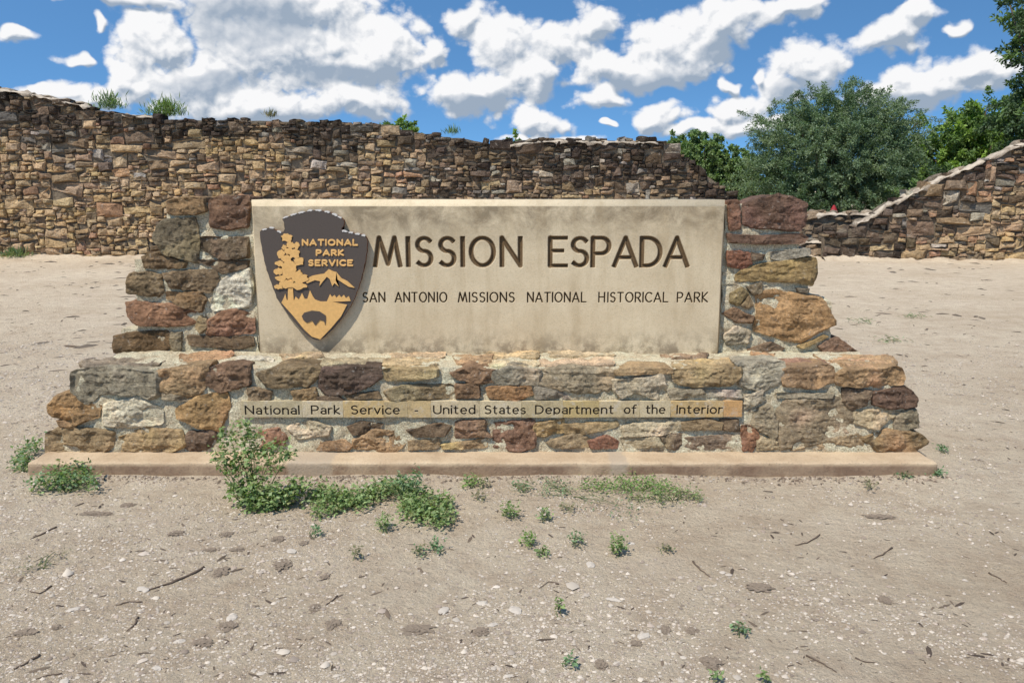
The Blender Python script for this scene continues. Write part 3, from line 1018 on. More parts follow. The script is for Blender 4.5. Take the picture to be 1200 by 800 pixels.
PIER_R = [
    (820, 220, [(134, 66), (186, 62), (192, 190), (140, 196)], (132, 80, 56), 'e', .012),
    (820, 220, [(204, 82), (250, 60), (300, 48), (372, 34), (440, 46), (502, 74), (492, 170), (470, 202), (232, 188), (204, 170)], (108, 72, 60), 'e', .03),
    (820, 220, [(130, 214), (300, 226), (470, 214), (505, 235), (485, 262), (300, 264), (138, 256)], (122, 86, 72), 'e', .018),
    (820, 220, [(130, 296), (240, 304), (247, 356), (200, 377), (134, 366)], (148, 80, 50), '', .014),
    (820, 220, [(245, 305), (302, 315), (292, 336), (245, 342)], (100, 82, 70), '', .012),
    (820, 220, [(338, 302), (512, 284), (517, 315), (400, 342), (338, 332)], (160, 154, 146), 'e', .012),
    (820, 220, [(168, 412), (210, 374), (350, 350), (542, 324), (553, 390), (522, 462), (440, 442), (300, 436), (174, 442)], (162, 134, 84), 'e', .026),
    (820, 220, [(143, 496), (200, 468), (227, 500), (182, 547), (143, 537)], (140, 122, 84), '', .016),
    (820, 220, [(224, 466), (287, 444), (292, 490), (250, 502)], (124, 108, 88), '', .014),
    (820, 220, [(196, 550), (230, 506), (248, 552), (222, 560)], (132, 112, 82), '', .01),
    (820, 220, [(108, 592), (166, 564), (252, 605), (242, 632), (180, 632)], (132, 98, 72), '', .016),
    (820, 220, [(268, 502), (340, 478), (450, 500), (562, 514), (602, 560), (644, 640), (560, 672), (480, 722), (400, 712), (256, 666), (274, 580)], (190, 142, 84), 'e', .04),
    (820, 220, [(458, 740), (580, 690), (604, 700), (482, 752)], (170, 140, 88), '', .014),
    (820, 220, [(556, 742), (640, 702), (745, 770), (578, 773)], (130, 92, 72), 'e', .016),
    (820, 220, [(228, 757), (330, 724), (395, 752), (380, 768), (240, 770)], (124, 100, 82), '', .01),
    (820, 220, [(455, 470), (510, 474), (505, 492), (470, 490)], (120, 110, 100), 'e', .01),
    (820, 220, [(115, 690), (170, 650), (235, 672), (225, 725), (130, 735)], (176, 164, 146), '', .012),
]


def to_plane(ox, oy, P, Y):
    return np.array([(lambda q: (q.x, q.z))(at_y(ox + x / 4.0, oy + y / 4.0, Y)) for x, y in P])


def set_stones(table, parent, Y, deep_t, deep_e, seed, frame='front'):
    for k, (ox, oy, P, col, opt, pr) in enumerate(table):
        P2 = to_plane(ox, oy, P, Y - 0.004) if frame == 'front' else np.array([ground(ox + x / 4, oy + y / 4, Z_LEDGE)[:2] for x, y in P])
        mid = P2.mean(0)
        P2 = mid + (P2 - mid) * (1.0 + (0.019 if Y < 4.8 else 0.009) / np.maximum(np.hypot(*(P2 - mid).T), .02))[:, None]
        pr = pr * 0.52 + 0.007
        dep = 0.09
        if 'e' in opt: dep = deep_e
        if 't' in opt: dep = deep_t * random.Random(seed + k).uniform(.5, 1.2)
        c = np.array(lin(col, K_ST))
        ds = .24 + .18 * min(1, max(0, c[0] / c[1] - 1.5))
        c = (c * (1 - ds) + c.mean() * ds) * np.array([1.05, 1.0, .83])
        c = c * .88 + np.array([.36, .28, .185]) * .12
        V, Fc = stone_shape(P2, Y - 0.004, pr, dep, seed + k, n=84, rings=22, steep=.46, facets=8, back=10 if dep > .2 else 4, amp=1.0)
        # each stone carries its own colour with a slow drift across it
        rg = random.Random(seed + k)
        ax = Vector((rg.uniform(-1, 1), rg.uniform(-1, 1), rg.uniform(-1, 1)))
        cols = np.empty((len(V), 3))
        hue = np.array([rg.uniform(.92, 1.12), 1.0, rg.uniform(.86, 1.1)])
        for i, v in enumerate(V):
            s = MN.noise(Vector(v) * 7 + ax * 30)
            cols[i] = c * (1 + 0.35 * s) * (1 + (hue - 1) * max(0, s * 1.8))
        if frame == 'top':
            V = np.stack([V[:, 0], V[:, 2], Z_LEDGE - (V[:, 1] - Y)], 1)
            Fc = [f[::-1] for f in Fc]
        o = obj_at('stone', V, Fc, parent, M['stone'], np.clip(cols, 0.01, 0.8), True)
        o.data.set_sharp_from_angle(angle=R(20))


set_stones(BASE_STONES, base, Y_BASE, 0.20, 0.40, 100)

# flat stones bedded in the ledge in front of the panel
LEDGE = [
    (20, 400, [(770, 62), (900, 50), (1005, 56), (985, 78), (880, 92), (775, 90)], (196, 148, 104), '', .004),
    (20, 400, [(300, 96), (450, 80), (690, 84), (650, 108), (330, 118)], (150, 134, 122), '', .005),
    (20, 400, [(1030, 72), (1180, 66), (1190, 86), (1040, 92)], (214, 206, 196), '', .003),
    (300, 400, [(120, 60), (300, 52), (310, 74), (140, 84)], (196, 168, 138), '', .004),
    (300, 400, [(322, 84), (590, 78), (585, 104), (318, 112)], (178, 160, 132), '', .005),
    (300, 400, [(612, 88), (846, 84), (846, 110), (606, 112)], (200, 172, 132), '', .005),
    (300, 400, [(640, 56), (880, 54), (870, 74), (650, 76)], (202, 172, 140), '', .003),
    (300, 400, [(930, 66), (1108, 62), (1100, 98), (950, 104)], (190, 152, 114), '', .005),
    (570, 400, [(10, 52), (240, 46), (236, 76), (14, 82)], (206, 178, 138), '', .004),
    (570, 400, [(18, 94), (236, 92), (232, 116), (24, 118)], (216, 194, 160), '', .003),
    (570, 400, [(262, 84), (590, 80), (586, 112), (258, 116)], (216, 184, 156), '', .004),
    (570, 400, [(300, 48), (560, 46), (600, 68), (310, 70)], (206, 182, 150), '', .003),
    (570, 400, [(826, 58), (1030, 60), (1014, 80), (838, 78)], (168, 136, 112), '', .004),
    (570, 400, [(884, 90), (1190, 84), (1184, 112), (880, 116)], (190, 162, 122), '', .005),
    (820, 400, [(246, 56), (345, 54), (332, 78), (262, 80)], (200, 150, 106), '', .004),
    (820, 400, [(362, 88), (540, 82), (602, 104), (410, 110)], (170, 114, 90), '', .004),
    (820, 400, [(530, 62), (880, 64), (920, 104), (690, 112)], (194, 154, 112), '', .005),
]
set_stones(LEDGE, base, Y_BASE, 0.05, 0.05, 700, 'top')

# piers
def pier(boxes, seed):
    A = Acc()
    for k, (x0, y0, x1, y1) in enumerate(boxes):
        a, b_ = at_y(x0, y1, 5.045), at_y(x1, y0, 5.045)
        V, Fc = rough_block((a.x, b_.x), (a.x + .005, b_.x - .005), (5.045 - .002 * k, 5.048), 5.52 - .01 * k, a.z - .02, b_.z, 0.0125, 0.012, seed + k, False)
        A.add(V, Fc)
    return A.obj('mortar_pier', sign, M['mortar'], True)


pl = pier([(199, 237, 300, 318), (163, 306, 301, 396), (144, 386, 302, 416)], 20)
pr_ = pier([(846, 240, 940, 330), (844, 318, 950, 372), (841, 352, 976, 416)], 30)
set_stones(PIER_L, pl, 5.035, 0.40, 0.36, 300)
set_stones(PIER_R, pr_, 5.035, 0.40, 0.36, 400)

# the concrete panel with its cut letters
segs = word_segments('MISSION', 436.5, 613, 276.7, 313.5, Y_PANEL, 0.0163, 0.31)
segs += word_segments('ESPADA', 641.5, 808.5, 276.7, 313.7, Y_PANEL, 0.0163, 0.20)
for wd, a, b_ in (('SAN', 424.5, 452), ('ANTONIO', 462.5, 524.5), ('MISSIONS', 536.5, 603.5), ('NATIONAL', 617.5, 687.5), ('HISTORICAL', 701, 783.5), ('PARK', 793, 830)):
    segs += word_segments(wd, a, b_, 342.3, 354.5, Y_PANEL, 0.0046, 0.30)
px0, px1 = -1.498, 1.222
pz0, pz1 = Z_LEDGE - 0.02, 1.403
xs = np.linspace(px0, px1, 1440)
zt0, zt1 = at_y(600, 315, Y_PANEL).z, at_y(600, 275, Y_PANEL).z
zs0, zs1 = at_y(600, 356, Y_PANEL).z, at_y(600, 341, Y_PANEL).z
zs = np.r_[np.linspace(pz0, zs0, 5)[:-1], np.linspace(zs0, zs1, 44), np.linspace(zs1, zt0, 5)[1:-1], np.linspace(zt0, zt1, 96), np.linspace(zt1, pz1, 5)[1:]]
# deeper cut for the big letters than for the small line
D_big = 0.017
panel = engraved_slab('panel', sign, M['panel'], px0, px1, pz0, pz1, Y_PANEL, 0.36, xs, zs, segs, D_big, (0.016, 0.016, 0.038, 0.0))

# plaque strip of cut stone blocks below
Y_PQ = 4.515
pseg = []
for wd, a, b_ in (('National', 287, 351.5), ('Park', 364.5, 399), ('Service', 411, 469), ('-', 485.5, 490.5), ('United', 507.5, 557.5), ('States', 567.5, 616.5),
                  ('Department', 627, 719.5), ('of', 731, 746), ('the', 756.5, 780), ('Interior', 792.5, 847)):
    yb_ = 485.8 - (a - 287) * 0.0015
    pseg += word_segments(wd, a, b_, yb_ - 10.6, yb_, Y_PQ, 0.0046, 0.24)
seams = [283, 354, 402, 450, 478, 505, 562, 611, 660, 702, 750, 786, 848, 870]
pcols = [(176, 160, 122), (190, 172, 136), (188, 158, 98), (176, 152, 104), (186, 158, 104), (190, 170, 132), (192, 174, 136), (174, 156, 114), (176, 152, 92), (182, 162, 120), (186, 168, 130), (184, 152, 92), (192, 142, 74)]
for k in range(len(seams) - 1):
    a = at_y(seams[k] + .25, 479, Y_PQ).x
    b_ = at_y(seams[k + 1] - .25, 479, Y_PQ).x
    z0, z1 = at_y(600, 488.6, Y_PQ).z, at_y(600, 470.2, Y_PQ).z
    z0 += random.uniform(-.002, .002)
    z1 += random.uniform(-.002, .002)
    xs_ = np.linspace(a, b_, max(6, int((b_ - a) / 0.0017)))
    zs_ = np.linspace(z0, z1, 50)
    engraved_slab('plaque_block', base, M['plaque'], a, b_, z0, z1, Y_PQ + random.uniform(-.001, .001), 0.06, xs_, zs_, pseg, 0.006, (0.0006, 0.0006, 0.0006, 0.0006), tuple(np.array(lin(pcols[k], 1.16)) * .72 + np.mean(lin(pcols[k], 1.16)) * .28 * np.array([1.04, 1.0, .9])))

# arrowhead badge
YB = Y_PANEL - 0.036


def bpx(P):
    return [(lambda q: (q.x, q.z))(at_y(295 + x / 4.651, 240 + y / 4.651, YB)) for x, y in P]


def prism(P, y_front, y_back, bev=0.0, inset=0.0):
    """flat shape with outline P (x,z), optional bevelled rim"""
    P = np.array(P)
    if np.sum(P[:, 0] * np.roll(P[:, 1], -1) - np.roll(P[:, 0], -1) * P[:, 1]) < 0: P = P[::-1]
    bm = bmesh.new()
    fr = [bm.verts.new((x, y_front, z)) for x, z in P]
    f = bm.faces.new(fr)
    if bev > 0:
        bmesh.ops.inset_region(bm, faces=[f], thickness=inset, depth=0.0, use_even_offset=True)
        inner = set(f.verts)
        for v in bm.verts:
            if v not in inner: v.co.y += bev
    outer = [v for v in fr]
    bk = [bm.verts.new((v.co.x, y_back, v.co.z)) for v in outer]
    n = len(outer)
    for i in range(n):
        j = (i + 1) % n
        bm.faces.new((outer[j], outer[i], bk[i], bk[j]))
    bm.faces.new(bk[::-1])
    bmesh.ops.triangulate(bm, faces=[q for q in bm.faces if len(q.verts) > 4])
    bmesh.ops.recalc_face_normals(bm, faces=bm.faces)
    V = [tuple(v.co) for v in bm.verts]
    bm.verts.index_update()
    Fc = [tuple(v.index for v in q.verts) for q in bm.faces]
    bm.free()
    return V, Fc


OUT = [(40, 150), (60, 128), (100, 124), (140, 142), (162, 152), (178, 138), (182, 118), (176, 95), (163, 75), (200, 62), (240, 48), (290, 35), (345, 27),
       (395, 33), (440, 44), (485, 65), (505, 85), (503, 112), (482, 135), (530, 148), (580, 156), (622, 168), (632, 195), (624, 290), (594, 420), (556, 525),
       (498, 615), (438, 685), (372, 742), (330, 733), (270, 685), (200, 600), (140, 520), (110, 440), (75, 340), (54, 240)]
out2 = resample(chaikin(np.array(OUT, float), 0.2, 1), 120)
rg = random.Random(5)
cen = out2.mean(0)
sc_out = []
for i, q in enumerate(out2):          # knapped, slightly scalloped edge
    sc_out.append(q + (cen - q) / np.hypot(*(cen - q)) * (2.2 * abs(math.sin(i * math.pi / 3)) + rg.uniform(-.8, .8)))
V, Fc = prism(bpx(sc_out), YB, Y_PANEL - 0.001, 0.014, 0.012)
badge = obj_at('badge', V, Fc, sign, M['badge'])
badge['label'] = 'dark brown arrowhead badge with gilt tree, mountain and bison'
badge.data.materials.append(M['badge_edge'])
for pg in badge.data.polygons:
    if pg.normal.y > -0.97: pg.material_index = 1


def relief(name, P, h=0.005, mat='gilt', parent=None, y0=None):
    y0 = YB if y0 is None else y0
    V, Fc = prism(bpx(P), y0 - h, y0 + 0.002, 0.002, 0.0015) if name in ('field_relief',) else prism(bpx(P), y0 - h, y0 + 0.002)
    return obj_at(name, V, Fc, parent or badge, M[mat])


TREE = [(190, 158), (218, 165), (222, 190), (205, 208), (218, 222), (230, 228), (236, 206), (252, 208), (250, 230), (268, 240), (256, 255), (266, 272), (262, 292),
        (285, 300), (280, 335), (246, 342), (270, 362), (288, 388), (312, 408), (292, 440), (250, 466), (226, 460), (228, 524), (198, 524), (200, 465), (170, 458), (135, 460), (131, 446),
        (152, 432), (130, 412), (162, 396), (126, 378), (130, 346), (162, 340), (134, 322), (150, 300), (138, 275), (150, 250), (174, 246), (182, 216), (165, 202), (162, 175)]
TA = Acc()
rt = random.Random(3)
boughs = [(192, 180, 30, 24), (212, 222, 22, 20), (246, 224, 14, 20), (178, 232, 14, 14), (205, 252, 26, 20), (160, 268, 22, 22), (232, 266, 32, 26), (190, 292, 34, 20), (258, 308, 28, 24), (152, 318, 24, 16), (205, 330, 44, 26), (150, 362, 26, 20),
          (208, 372, 46, 30), (255, 372, 22, 16), (160, 400, 32, 18), (262, 402, 48, 24), (196, 430, 44, 24), (150, 446, 24, 14), (256, 440, 44, 22)]
for kk, (bx, by, rx, ry) in enumerate(boughs):
    O = []
    for q in range(18):
        th = 2 * math.pi * q / 18
        f = rt.uniform(.72, 1.18)
        O.append((bx + rx * f * math.cos(th), by + ry * f * math.sin(th)))
    TA.add(*prism(bpx(O), YB - .0045 - .00022 * kk, YB + .002))
TA.add(*prism(bpx([(203, 170), (214, 170), (222, 400), (230, 526), (197, 526), (200, 400)]), YB - .0041, YB + .002))
TA.obj('tree_relief', badge, M['gilt'])
relief('mountain_relief', [(288, 408), (330, 386), (370, 378), (395, 375), (420, 350), (445, 362), (462, 366), (490, 400), (522, 415), (562, 452), (530, 446), (492, 422), (468, 406),
                           (458, 412), (476, 446), (452, 426), (440, 442), (426, 404), (410, 392), (386, 420), (370, 442), (374, 416), (345, 410), (302, 428)], 0.0054)
relief('field_relief', [(163, 532), (176, 506), (184, 484), (192, 520), (206, 512), (232, 520), (240, 500), (258, 516), (275, 480), (290, 512), (304, 512), (318, 465), (334, 498), (346, 516), (375, 526),
                        (410, 526), (428, 485), (438, 502), (452, 490), (462, 506), (478, 490), (488, 504), (503, 490), (514, 508), (530, 496), (540, 524), (440, 528), (520, 544), (488, 606), (436, 668),
                        (374, 732), (330, 718), (288, 680), (225, 602), (178, 550)], 0.005)
relief('bison_relief', [(274, 605), (288, 586), (330, 575), (372, 580), (405, 602), (406, 626), (402, 654), (396, 632), (372, 626), (348, 656), (330, 630), (302, 642), (284, 628)], 0.003, 'badge', None, YB - 0.0052)
# chips along the upper edge, coloured pale to paint in glints of light
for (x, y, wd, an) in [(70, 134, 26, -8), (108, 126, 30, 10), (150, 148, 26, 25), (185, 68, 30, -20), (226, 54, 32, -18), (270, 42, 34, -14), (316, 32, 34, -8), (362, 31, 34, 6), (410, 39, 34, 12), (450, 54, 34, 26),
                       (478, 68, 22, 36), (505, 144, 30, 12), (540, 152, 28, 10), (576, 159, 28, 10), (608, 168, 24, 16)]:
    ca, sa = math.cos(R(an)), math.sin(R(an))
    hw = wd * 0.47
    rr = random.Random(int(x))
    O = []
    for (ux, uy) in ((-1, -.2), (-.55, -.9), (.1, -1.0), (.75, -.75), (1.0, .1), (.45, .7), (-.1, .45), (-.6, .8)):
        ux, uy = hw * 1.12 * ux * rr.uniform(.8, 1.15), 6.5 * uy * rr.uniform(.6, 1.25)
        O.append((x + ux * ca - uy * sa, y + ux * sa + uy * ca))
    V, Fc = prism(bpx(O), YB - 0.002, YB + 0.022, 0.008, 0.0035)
    obj_at('edge_glint', V, Fc, badge, M['glint'])


def badge_word(word, x0, x1, y0, y1, hw_px):
    ws = [GLY[c][0] for c in word]
    gaps = 0.36
    k = (x1 - x0 - 2 * hw_px) / (sum(ws) + gaps * (len(word) - 1))
    x = x0 + hw_px
    hw = hw_px / 4.651 * (YB / 1000)
    for ch, wd in zip(word, ws):
        sg = []
        for st in GLY[ch][1]:
            pts = bpx([(x + q[0] * k, y1 - hw_px - q[1] * (y1 - y0 - 2 * hw_px)) for q in st])
            sg += [(p0[0], p0[1], p1[0], p1[1], hw * 1.5) for p0, p1 in zip(pts[:-1], pts[1:])]
        A = np.array([(q[0], q[1]) for q in sg] + [(q[2], q[3]) for q in sg])
        gx_ = np.arange(A[:, 0].min() - hw * 1.6, A[:, 0].max() + hw * 1.6, 0.0009)
        gz_ = np.arange(A[:, 1].min() - hw * 1.6, A[:, 1].max() + hw * 1.6, 0.0009)
        D = groove_field(gx_, gz_, sg)                     # 1 on the stroke's axis, 1/3 at its edge
        Yv = YB + 0.0035 - 0.0085 * np.clip((D - 0.16) / 0.34, 0, 1)
        X, Z = np.meshgrid(gx_, gz_)
        V = np.stack([X.ravel(), Yv.ravel(), Z.ravel()], 1)
        n = len(gx_)
        ii, jj = np.meshgrid(np.arange(n - 1), np.arange(len(gz_) - 1))
        a = (jj * n + ii).ravel()
        Fq = np.stack([a, a + 1, a + n + 1, a + n], 1)
        obj_at('letter', V, Fq, badge, M['gilt'])
        x += wd * k + gaps * k


badge_word('NATIONAL', 273, 580, 187, 225, 5.2)
badge_word('PARK', 349, 504, 243, 280, 5.2)
badge_word('SERVICE', 307, 554, 298, 336, 5.2)

# ------------------------------------------------------------------ rubble walls of the old compound
def pack(L, H, hfun, rg, wmean=0.30, hmax=0.26):
    """irregular coursed rubble: always fill the lowest step of the skyline"""
    seg = [[0.0, L, 0.0]]
    out = []
    guard = 0
    while guard < 14000:
        guard += 1
        i = min(range(len(seg)), key=lambda k: seg[k][2])
        u0, u1, v = seg[i]
        if v >= H: break
        wseg = u1 - u0
        nl = seg[i - 1][2] if i > 0 else 1e9
        nr = seg[i + 1][2] if i < len(seg) - 1 else 1e9
        if wseg < 0.075:
            tgt = min(nl, nr)
            if tgt > 1e8: break
            if tgt - v > 0.04:
                out.append((u0, u1, v, tgt))
            seg[i][2] = tgt
        else:
            big = rg.random()
            wd = min(0.74, max(0.09, rg.lognormvariate(math.log(wmean * (1.35 if big < .12 else 0.86)), 0.42)))
            hh = min(hmax * (1.25 if big < .14 else 0.85), max(0.045, wd * (rg.uniform(0.22, 0.60) if rg.random() < .86 else rg.uniform(.7, 1.2))))
            for nb in (nl, nr):
                if nb < 1e8 and abs(nb - v - hh) < 0.045 and nb - v > 0.04: hh = nb - v
            if wseg < wd * 1.45 or wseg - wd < 0.09: wd = wseg
            if wd > 0.8: wd = wseg / 2
            if rg.random() < .5:
                a, b_ = u0, u0 + wd
                new = [[a, b_, v + hh]] + ([[b_, u1, v]] if u1 - b_ > 1e-6 else [])
            else:
                a, b_ = u1 - wd, u1
                new = ([[u0, a, v]] if a - u0 > 1e-6 else []) + [[a, b_, v + hh]]
            out.append((a, b_, v, v + hh))
            seg[i:i + 1] = new
        k = 0
        while k < len(seg) - 1:
            if abs(seg[k][2] - seg[k + 1][2]) < 0.012:
                seg[k][1] = seg[k + 1][1]
                seg[k][2] = max(seg[k][2], seg[k + 1][2])
                del seg[k + 1]
            else:
                k += 1
    return [s for s in out if (s[2] + s[3]) / 2 < hfun((s[0] + s[1]) / 2) + 0.0]


def build_wall(name, label, A0, A1, top, tone, seed, wmean=0.30, thick=0.62, cap=None, limit=300, vis=None, loc=None):
    """A0,A1: foot of the wall face; top(u) height; tone(u,v,rg) colour; cap = [(u0,u1)] stretches with a mortar cap"""
    rg = random.Random(seed)
    A0, A1 = Vector(A0), Vector(A1)
    d = A1 - A0
    L = d.length
    d.normalize()
    nrm = Vector((d.y, -d.x, 0))           # towards the viewer
    W = thing(name, label, 'wall', (A0 + A1) / 2)
    us = np.linspace(0, L, 200)
    H = max(top(u) for u in us)

    def wp(u, y, z):                       # y: distance behind the face
        return A0 + d * u - nrm * y + Vector((0, 0, z))
    stones = pack(L, H, top, rg, wmean)
    built = []
    for k, (u0, u1, v0, v1) in enumerate(stones):
        w_, h_ = u1 - u0, v1 - v0
        g = 0.004
        if rg.random() < .035 and w_ < .3 and v0 > .2: continue      # fallen out
        u0 += g; u1 -= g; v0 += g * .7; v1 -= g * .7
        j = lambda a: rg.uniform(-a, a)
        jw, jh = min(.20 * w_, .06), min(.26 * h_, .045)
        cor = [[u0, v0], [u1, v0], [u1, v1], [u0, v1]]
        for q, (sx, sy) in zip(cor, ((1, 1), (-1, 1), (-1, -1), (1, -1))):
            k1 = rg.random() ** 2
            q[0] += sx * (jw * k1 - .012)
            q[1] += sy * (jh * rg.random() ** 2 - .010)
        if rg.random() < .48:                  # broken wedge
            q = rg.randrange(4)
            cor[q][1] += (1 if q < 2 else -1) * h_ * rg.uniform(.2, .5)
        P = []
        for q in range(4):
            a, b__ = cor[q], cor[(q + 1) % 4]
            f = rg.uniform(.3, .7)
            P.append(tuple(a))
            P.append((a[0] + (b__[0] - a[0]) * f + j(.014), a[1] + (b__[1] - a[1]) * f + j(.014)))
        an = j(.20)
        cu, cv = (u0 + u1) / 2, (v0 + v1) / 2
        P = [(cu + (a - cu) * math.cos(an) - (b__ - cv) * math.sin(an) * .6, cv + (a - cu) * math.sin(an) * .5 + (b__ - cv) * math.cos(an)) for a, b__ in P]
        near_top = top((u0 + u1) / 2) - v1 < 0.16
        V, Fc = stone_shape(P, 0.02, rg.uniform(.0, .11) * min(1, .5 + w_), rg.uniform(.3, .5) if near_top else 0.14, seed * 1000 + k, n=16, rings=4, back=1, rnd=min(.012, h_ * .12), amp=1.0, chop=.05, tilt=.30, fine=False, facets=5, steep=.9)
        WV = [tuple(wp(x, y, z)) for x, y, z in V]
        c = np.array(tone((u0 + u1) / 2, (v0 + v1) / 2, rg))
        built.append((w_ * h_, WV, Fc, c, (u0 + u1) / 2, (v0 + v1) / 2))
    order = sorted(range(len(built)), key=lambda i: -built[i][0] * ((vis(built[i][4], built[i][5])) if vis else 1.0))
    rest = Acc()
    for r_, i in enumerate(order):
        _, WV, Fc, c, _, _ = built[i]
        if r_ < limit:
            obj_at('stone', WV, Fc, W, M['wall_stone'], np.tile(c, (len(WV), 1)), False)
        else:
            rest.add(WV, Fc, c)
    if rest.V:
        o = rest.obj('small_stones', W, M['wall_stone'])
        o['kind'] = 'stuff'
    # rubble core behind the face
    A = Acc()
    n = int(L / 0.12)
    nz = 10
    V, Fc = [], []
    for i in range(n + 1):
        u = L * i / n
        t_ = max(0.05, top(u) - 0.05 + MN.noise(Vector((u * 2.2, seed, 0))) * .04)
        prof = [(0.045, t_ * q / nz) for q in range(nz + 1)] + [(thick * .5, t_ + .02), (thick, t_ - .01), (thick + .02, t_ * .5), (thick + .05, -.1)]
        for (y, z) in prof:
            e = MN.noise(Vector((u * 5, z * 5 + y, seed))) * .02
            V.append(tuple(wp(u, y + e, z + (e if z > 0.1 else 0))))
    m_ = nz + 5
    for i in range(n):
        for q in range(m_ - 1):
            a = i * m_ + q
            Fc.append((a, a + m_, a + m_ + 1, a + 1))
    Fc.append(tuple(range(m_)))
    Fc.append(tuple(n * m_ + q for q in range(m_))[::-1])
    obj_at('core', V, Fc, W, M['wall_mortar'], None, False)
    for (c0_, c1_, wob, lift) in (cap or []):
        V, Fc = [], []
        k = max(4, int((c1_ - c0_) / 0.07))
        for i in range(k + 1):
            u = c0_ + (c1_ - c0_) * i / k
            e = MN.noise(Vector((u * 3.1, seed + 9, 1)))
            e2 = MN.noise(Vector((u * 9, seed + 3, 5)))
            fade = min(1.0, i / 3, (k - i) / 3) * .5 + .5
            z = top(u) + lift
            th = (.0 + .03 * e + .03 * e2) * fade
            for (y, dz) in [(-.03 - .03 * e2 + wob * e, -.03 - .20 * max(0, e + .05) - .06 * e2), (-.045 - .03 * e2, -.03), (-.01, th * .8), (.14, th + .03 + .05 * e2), (.26, th * .7 + .04 * e), (.34, -.04), (.36, -.25)]:
                ee = MN.noise_vector(Vector((u * 7, y * 9, dz * 9 + seed))) * .022
                V.append(tuple(wp(u + ee.x, y + ee.y, z + dz + ee.z)))
        for i in range(k):
            for q in range(6):
                a = i * 7 + q
                Fc.append((a, a + 7, a + 8, a + 1))
        Fc.append(tuple(range(7)))
        Fc.append(tuple(k * 7 + q for q in range(7))[::-1])
        obj_at('mortar_cap', V, Fc, W, M['cap_mortar'], None, True)
        u = c0_
        while u < c1_ - .1:                    # crest stones bedded in it
            w_ = rg.uniform(.14, .42)
            if rg.random() < .72:
                h_ = rg.uniform(.05, .13)
                yb_ = rg.uniform(.12, .38)
                zb_ = top(u + w_ / 2) + lift - .03
                sl = (top(u + w_) - top(u)) * .8
                P = [(u, zb_ - sl / 2), (u + w_ * .5, zb_ - .02), (u + w_, zb_ + sl / 2), (u + w_ * .92, zb_ + h_ * .8 + sl / 2), (u + w_ * .5, zb_ + h_), (u + w_ * .1, zb_ + h_ * .7 - sl / 2)]
                V, Fc = stone_shape(P, yb_, .05, .22, seed * 77 + int(u * 100), n=16, rings=3, back=1, rnd=.015, amp=1.0, tilt=.25, fine=False, facets=4, steep=.8)
                cc_ = np.array([.34, .275, .20]) * rg.uniform(.55, 1.25)
                obj_at('stone', [tuple(wp(x, y, z)) for x, y, z in V], Fc, W, M['wall_stone'], np.tile(cc_, (len(V), 1)), False)
            u += w_ * rg.uniform(.8, 1.5)
    return W, wp, L


def prof_from_px(A0, A1, pts):
    """wall-top profile from photo points on the wall's plane"""
    A0, A1 = Vector(A0), Vector(A1)
    d = (A1 - A0).normalized()
    nrm = Vector((d.y, -d.x, 0))
    us, hs = [], []
    for px, py in pts:
        r_ = pix_dir(px, py)
        t_ = (A0 - Vector((0, 0, 0))).dot(nrm) / r_.dot(nrm)
        P = r_ * t_ + Vector((0, 0, CAM_H))
        us.append((P - A0).dot(d))
        hs.append(P.z)
    return lambda u: float(np.interp(u, us, hs)), us


def px_of(P):
    q = Vector(P) - Vector((0, 0, CAM_H))
    fw = q.y * math.cos(PITCH) - q.z * math.sin(PITCH)
    up = q.y * math.sin(PITCH) + q.z * math.cos(PITCH)
    return 600 + q.x / fw * F_PX, 400 - up / fw * F_PX


K_W = 1.85
BROWN_D, BROWN, TAN, GOLD, GREY, RUST = [np.array(lin(c, K_W)) * .80 + np.array(lin(c, K_W)).mean() * .20 for c in ((74, 62, 50), (112, 93, 70), (154, 130, 94), (182, 151, 100), (124, 116, 102), (138, 105, 76))]

WL0, WL1 = (-22.2, 18.1244, 0), (5.62, 20.3, 0)
topL, _ = prof_from_px(WL0, WL1, [(-160, 86), (-20, 104), (40, 111), (100, 124), (150, 135), (200, 138), (300, 139), (380, 141), (456, 143), (468, 150), (510, 156), (560, 163), (592, 169), (612, 164), (640, 162), (768, 163), (792, 174), (832, 206), (866, 233), (885, 250)])
dL = (Vector(WL1) - Vector(WL0)).normalized()


def cap_col(c):
    return c * min(1.0, .52 / c.max())


def toneL(u, v, rg):
    P = Vector(WL0) + dL * u + Vector((0, 0, v))
    px, py = px_of(P)
    below = topL(u) - v
    n = MN.noise(Vector((u * .7, v * 1.1, 3))) + .5 * MN.noise(Vector((u * 2.2, v * 2.2, 8)))
    # sooty weathered crest, paler stone below; the right-hand stretch is darker all through
    pale = (below - 0.62) / 1.15 + n * 1.25 + rg.uniform(-.4, .4)
    if px > 520: pale -= 0.75 * min(1, (px - 520) / 140)
    if 196 < px < 330 and py > 160: pale += 0.75
    if px > 590 and py < 200: pale -= .4
    r_ = rg.random()
    if pale > .85: c = GOLD if r_ < .38 else (TAN if r_ < .84 else (BROWN if r_ < .96 else RUST))
    elif pale > .2: c = TAN if r_ < .5 else (BROWN if r_ < .82 else (GREY if r_ < .92 else RUST))
    elif pale > -.4: c = BROWN if r_ < .58 else (BROWN_D if r_ < .82 else (GREY if r_ < .93 else TAN))
    else: c = BROWN_D if r_ < .66 else (BROWN if r_ < .9 else GREY)
    c = c * min(1.12, .50 + .50 * below)            # soot and lichen darken the crest
    return cap_col(c * rg.uniform(.42, 1.5) * np.array([rg.uniform(.98, 1.08), 1, rg.uniform(.9, 1.06)]))


def visL(u, v):
    P = Vector(WL0) + dL * u + Vector((0, 0, v))
    px, py = px_of(P)
    if px < 0 or px > 1200: return 0.0
    if 300 < px < 850 and py > 240: return 0.0
    if 180 < px < 945 and py > 250: return 0.0
    return 1.0


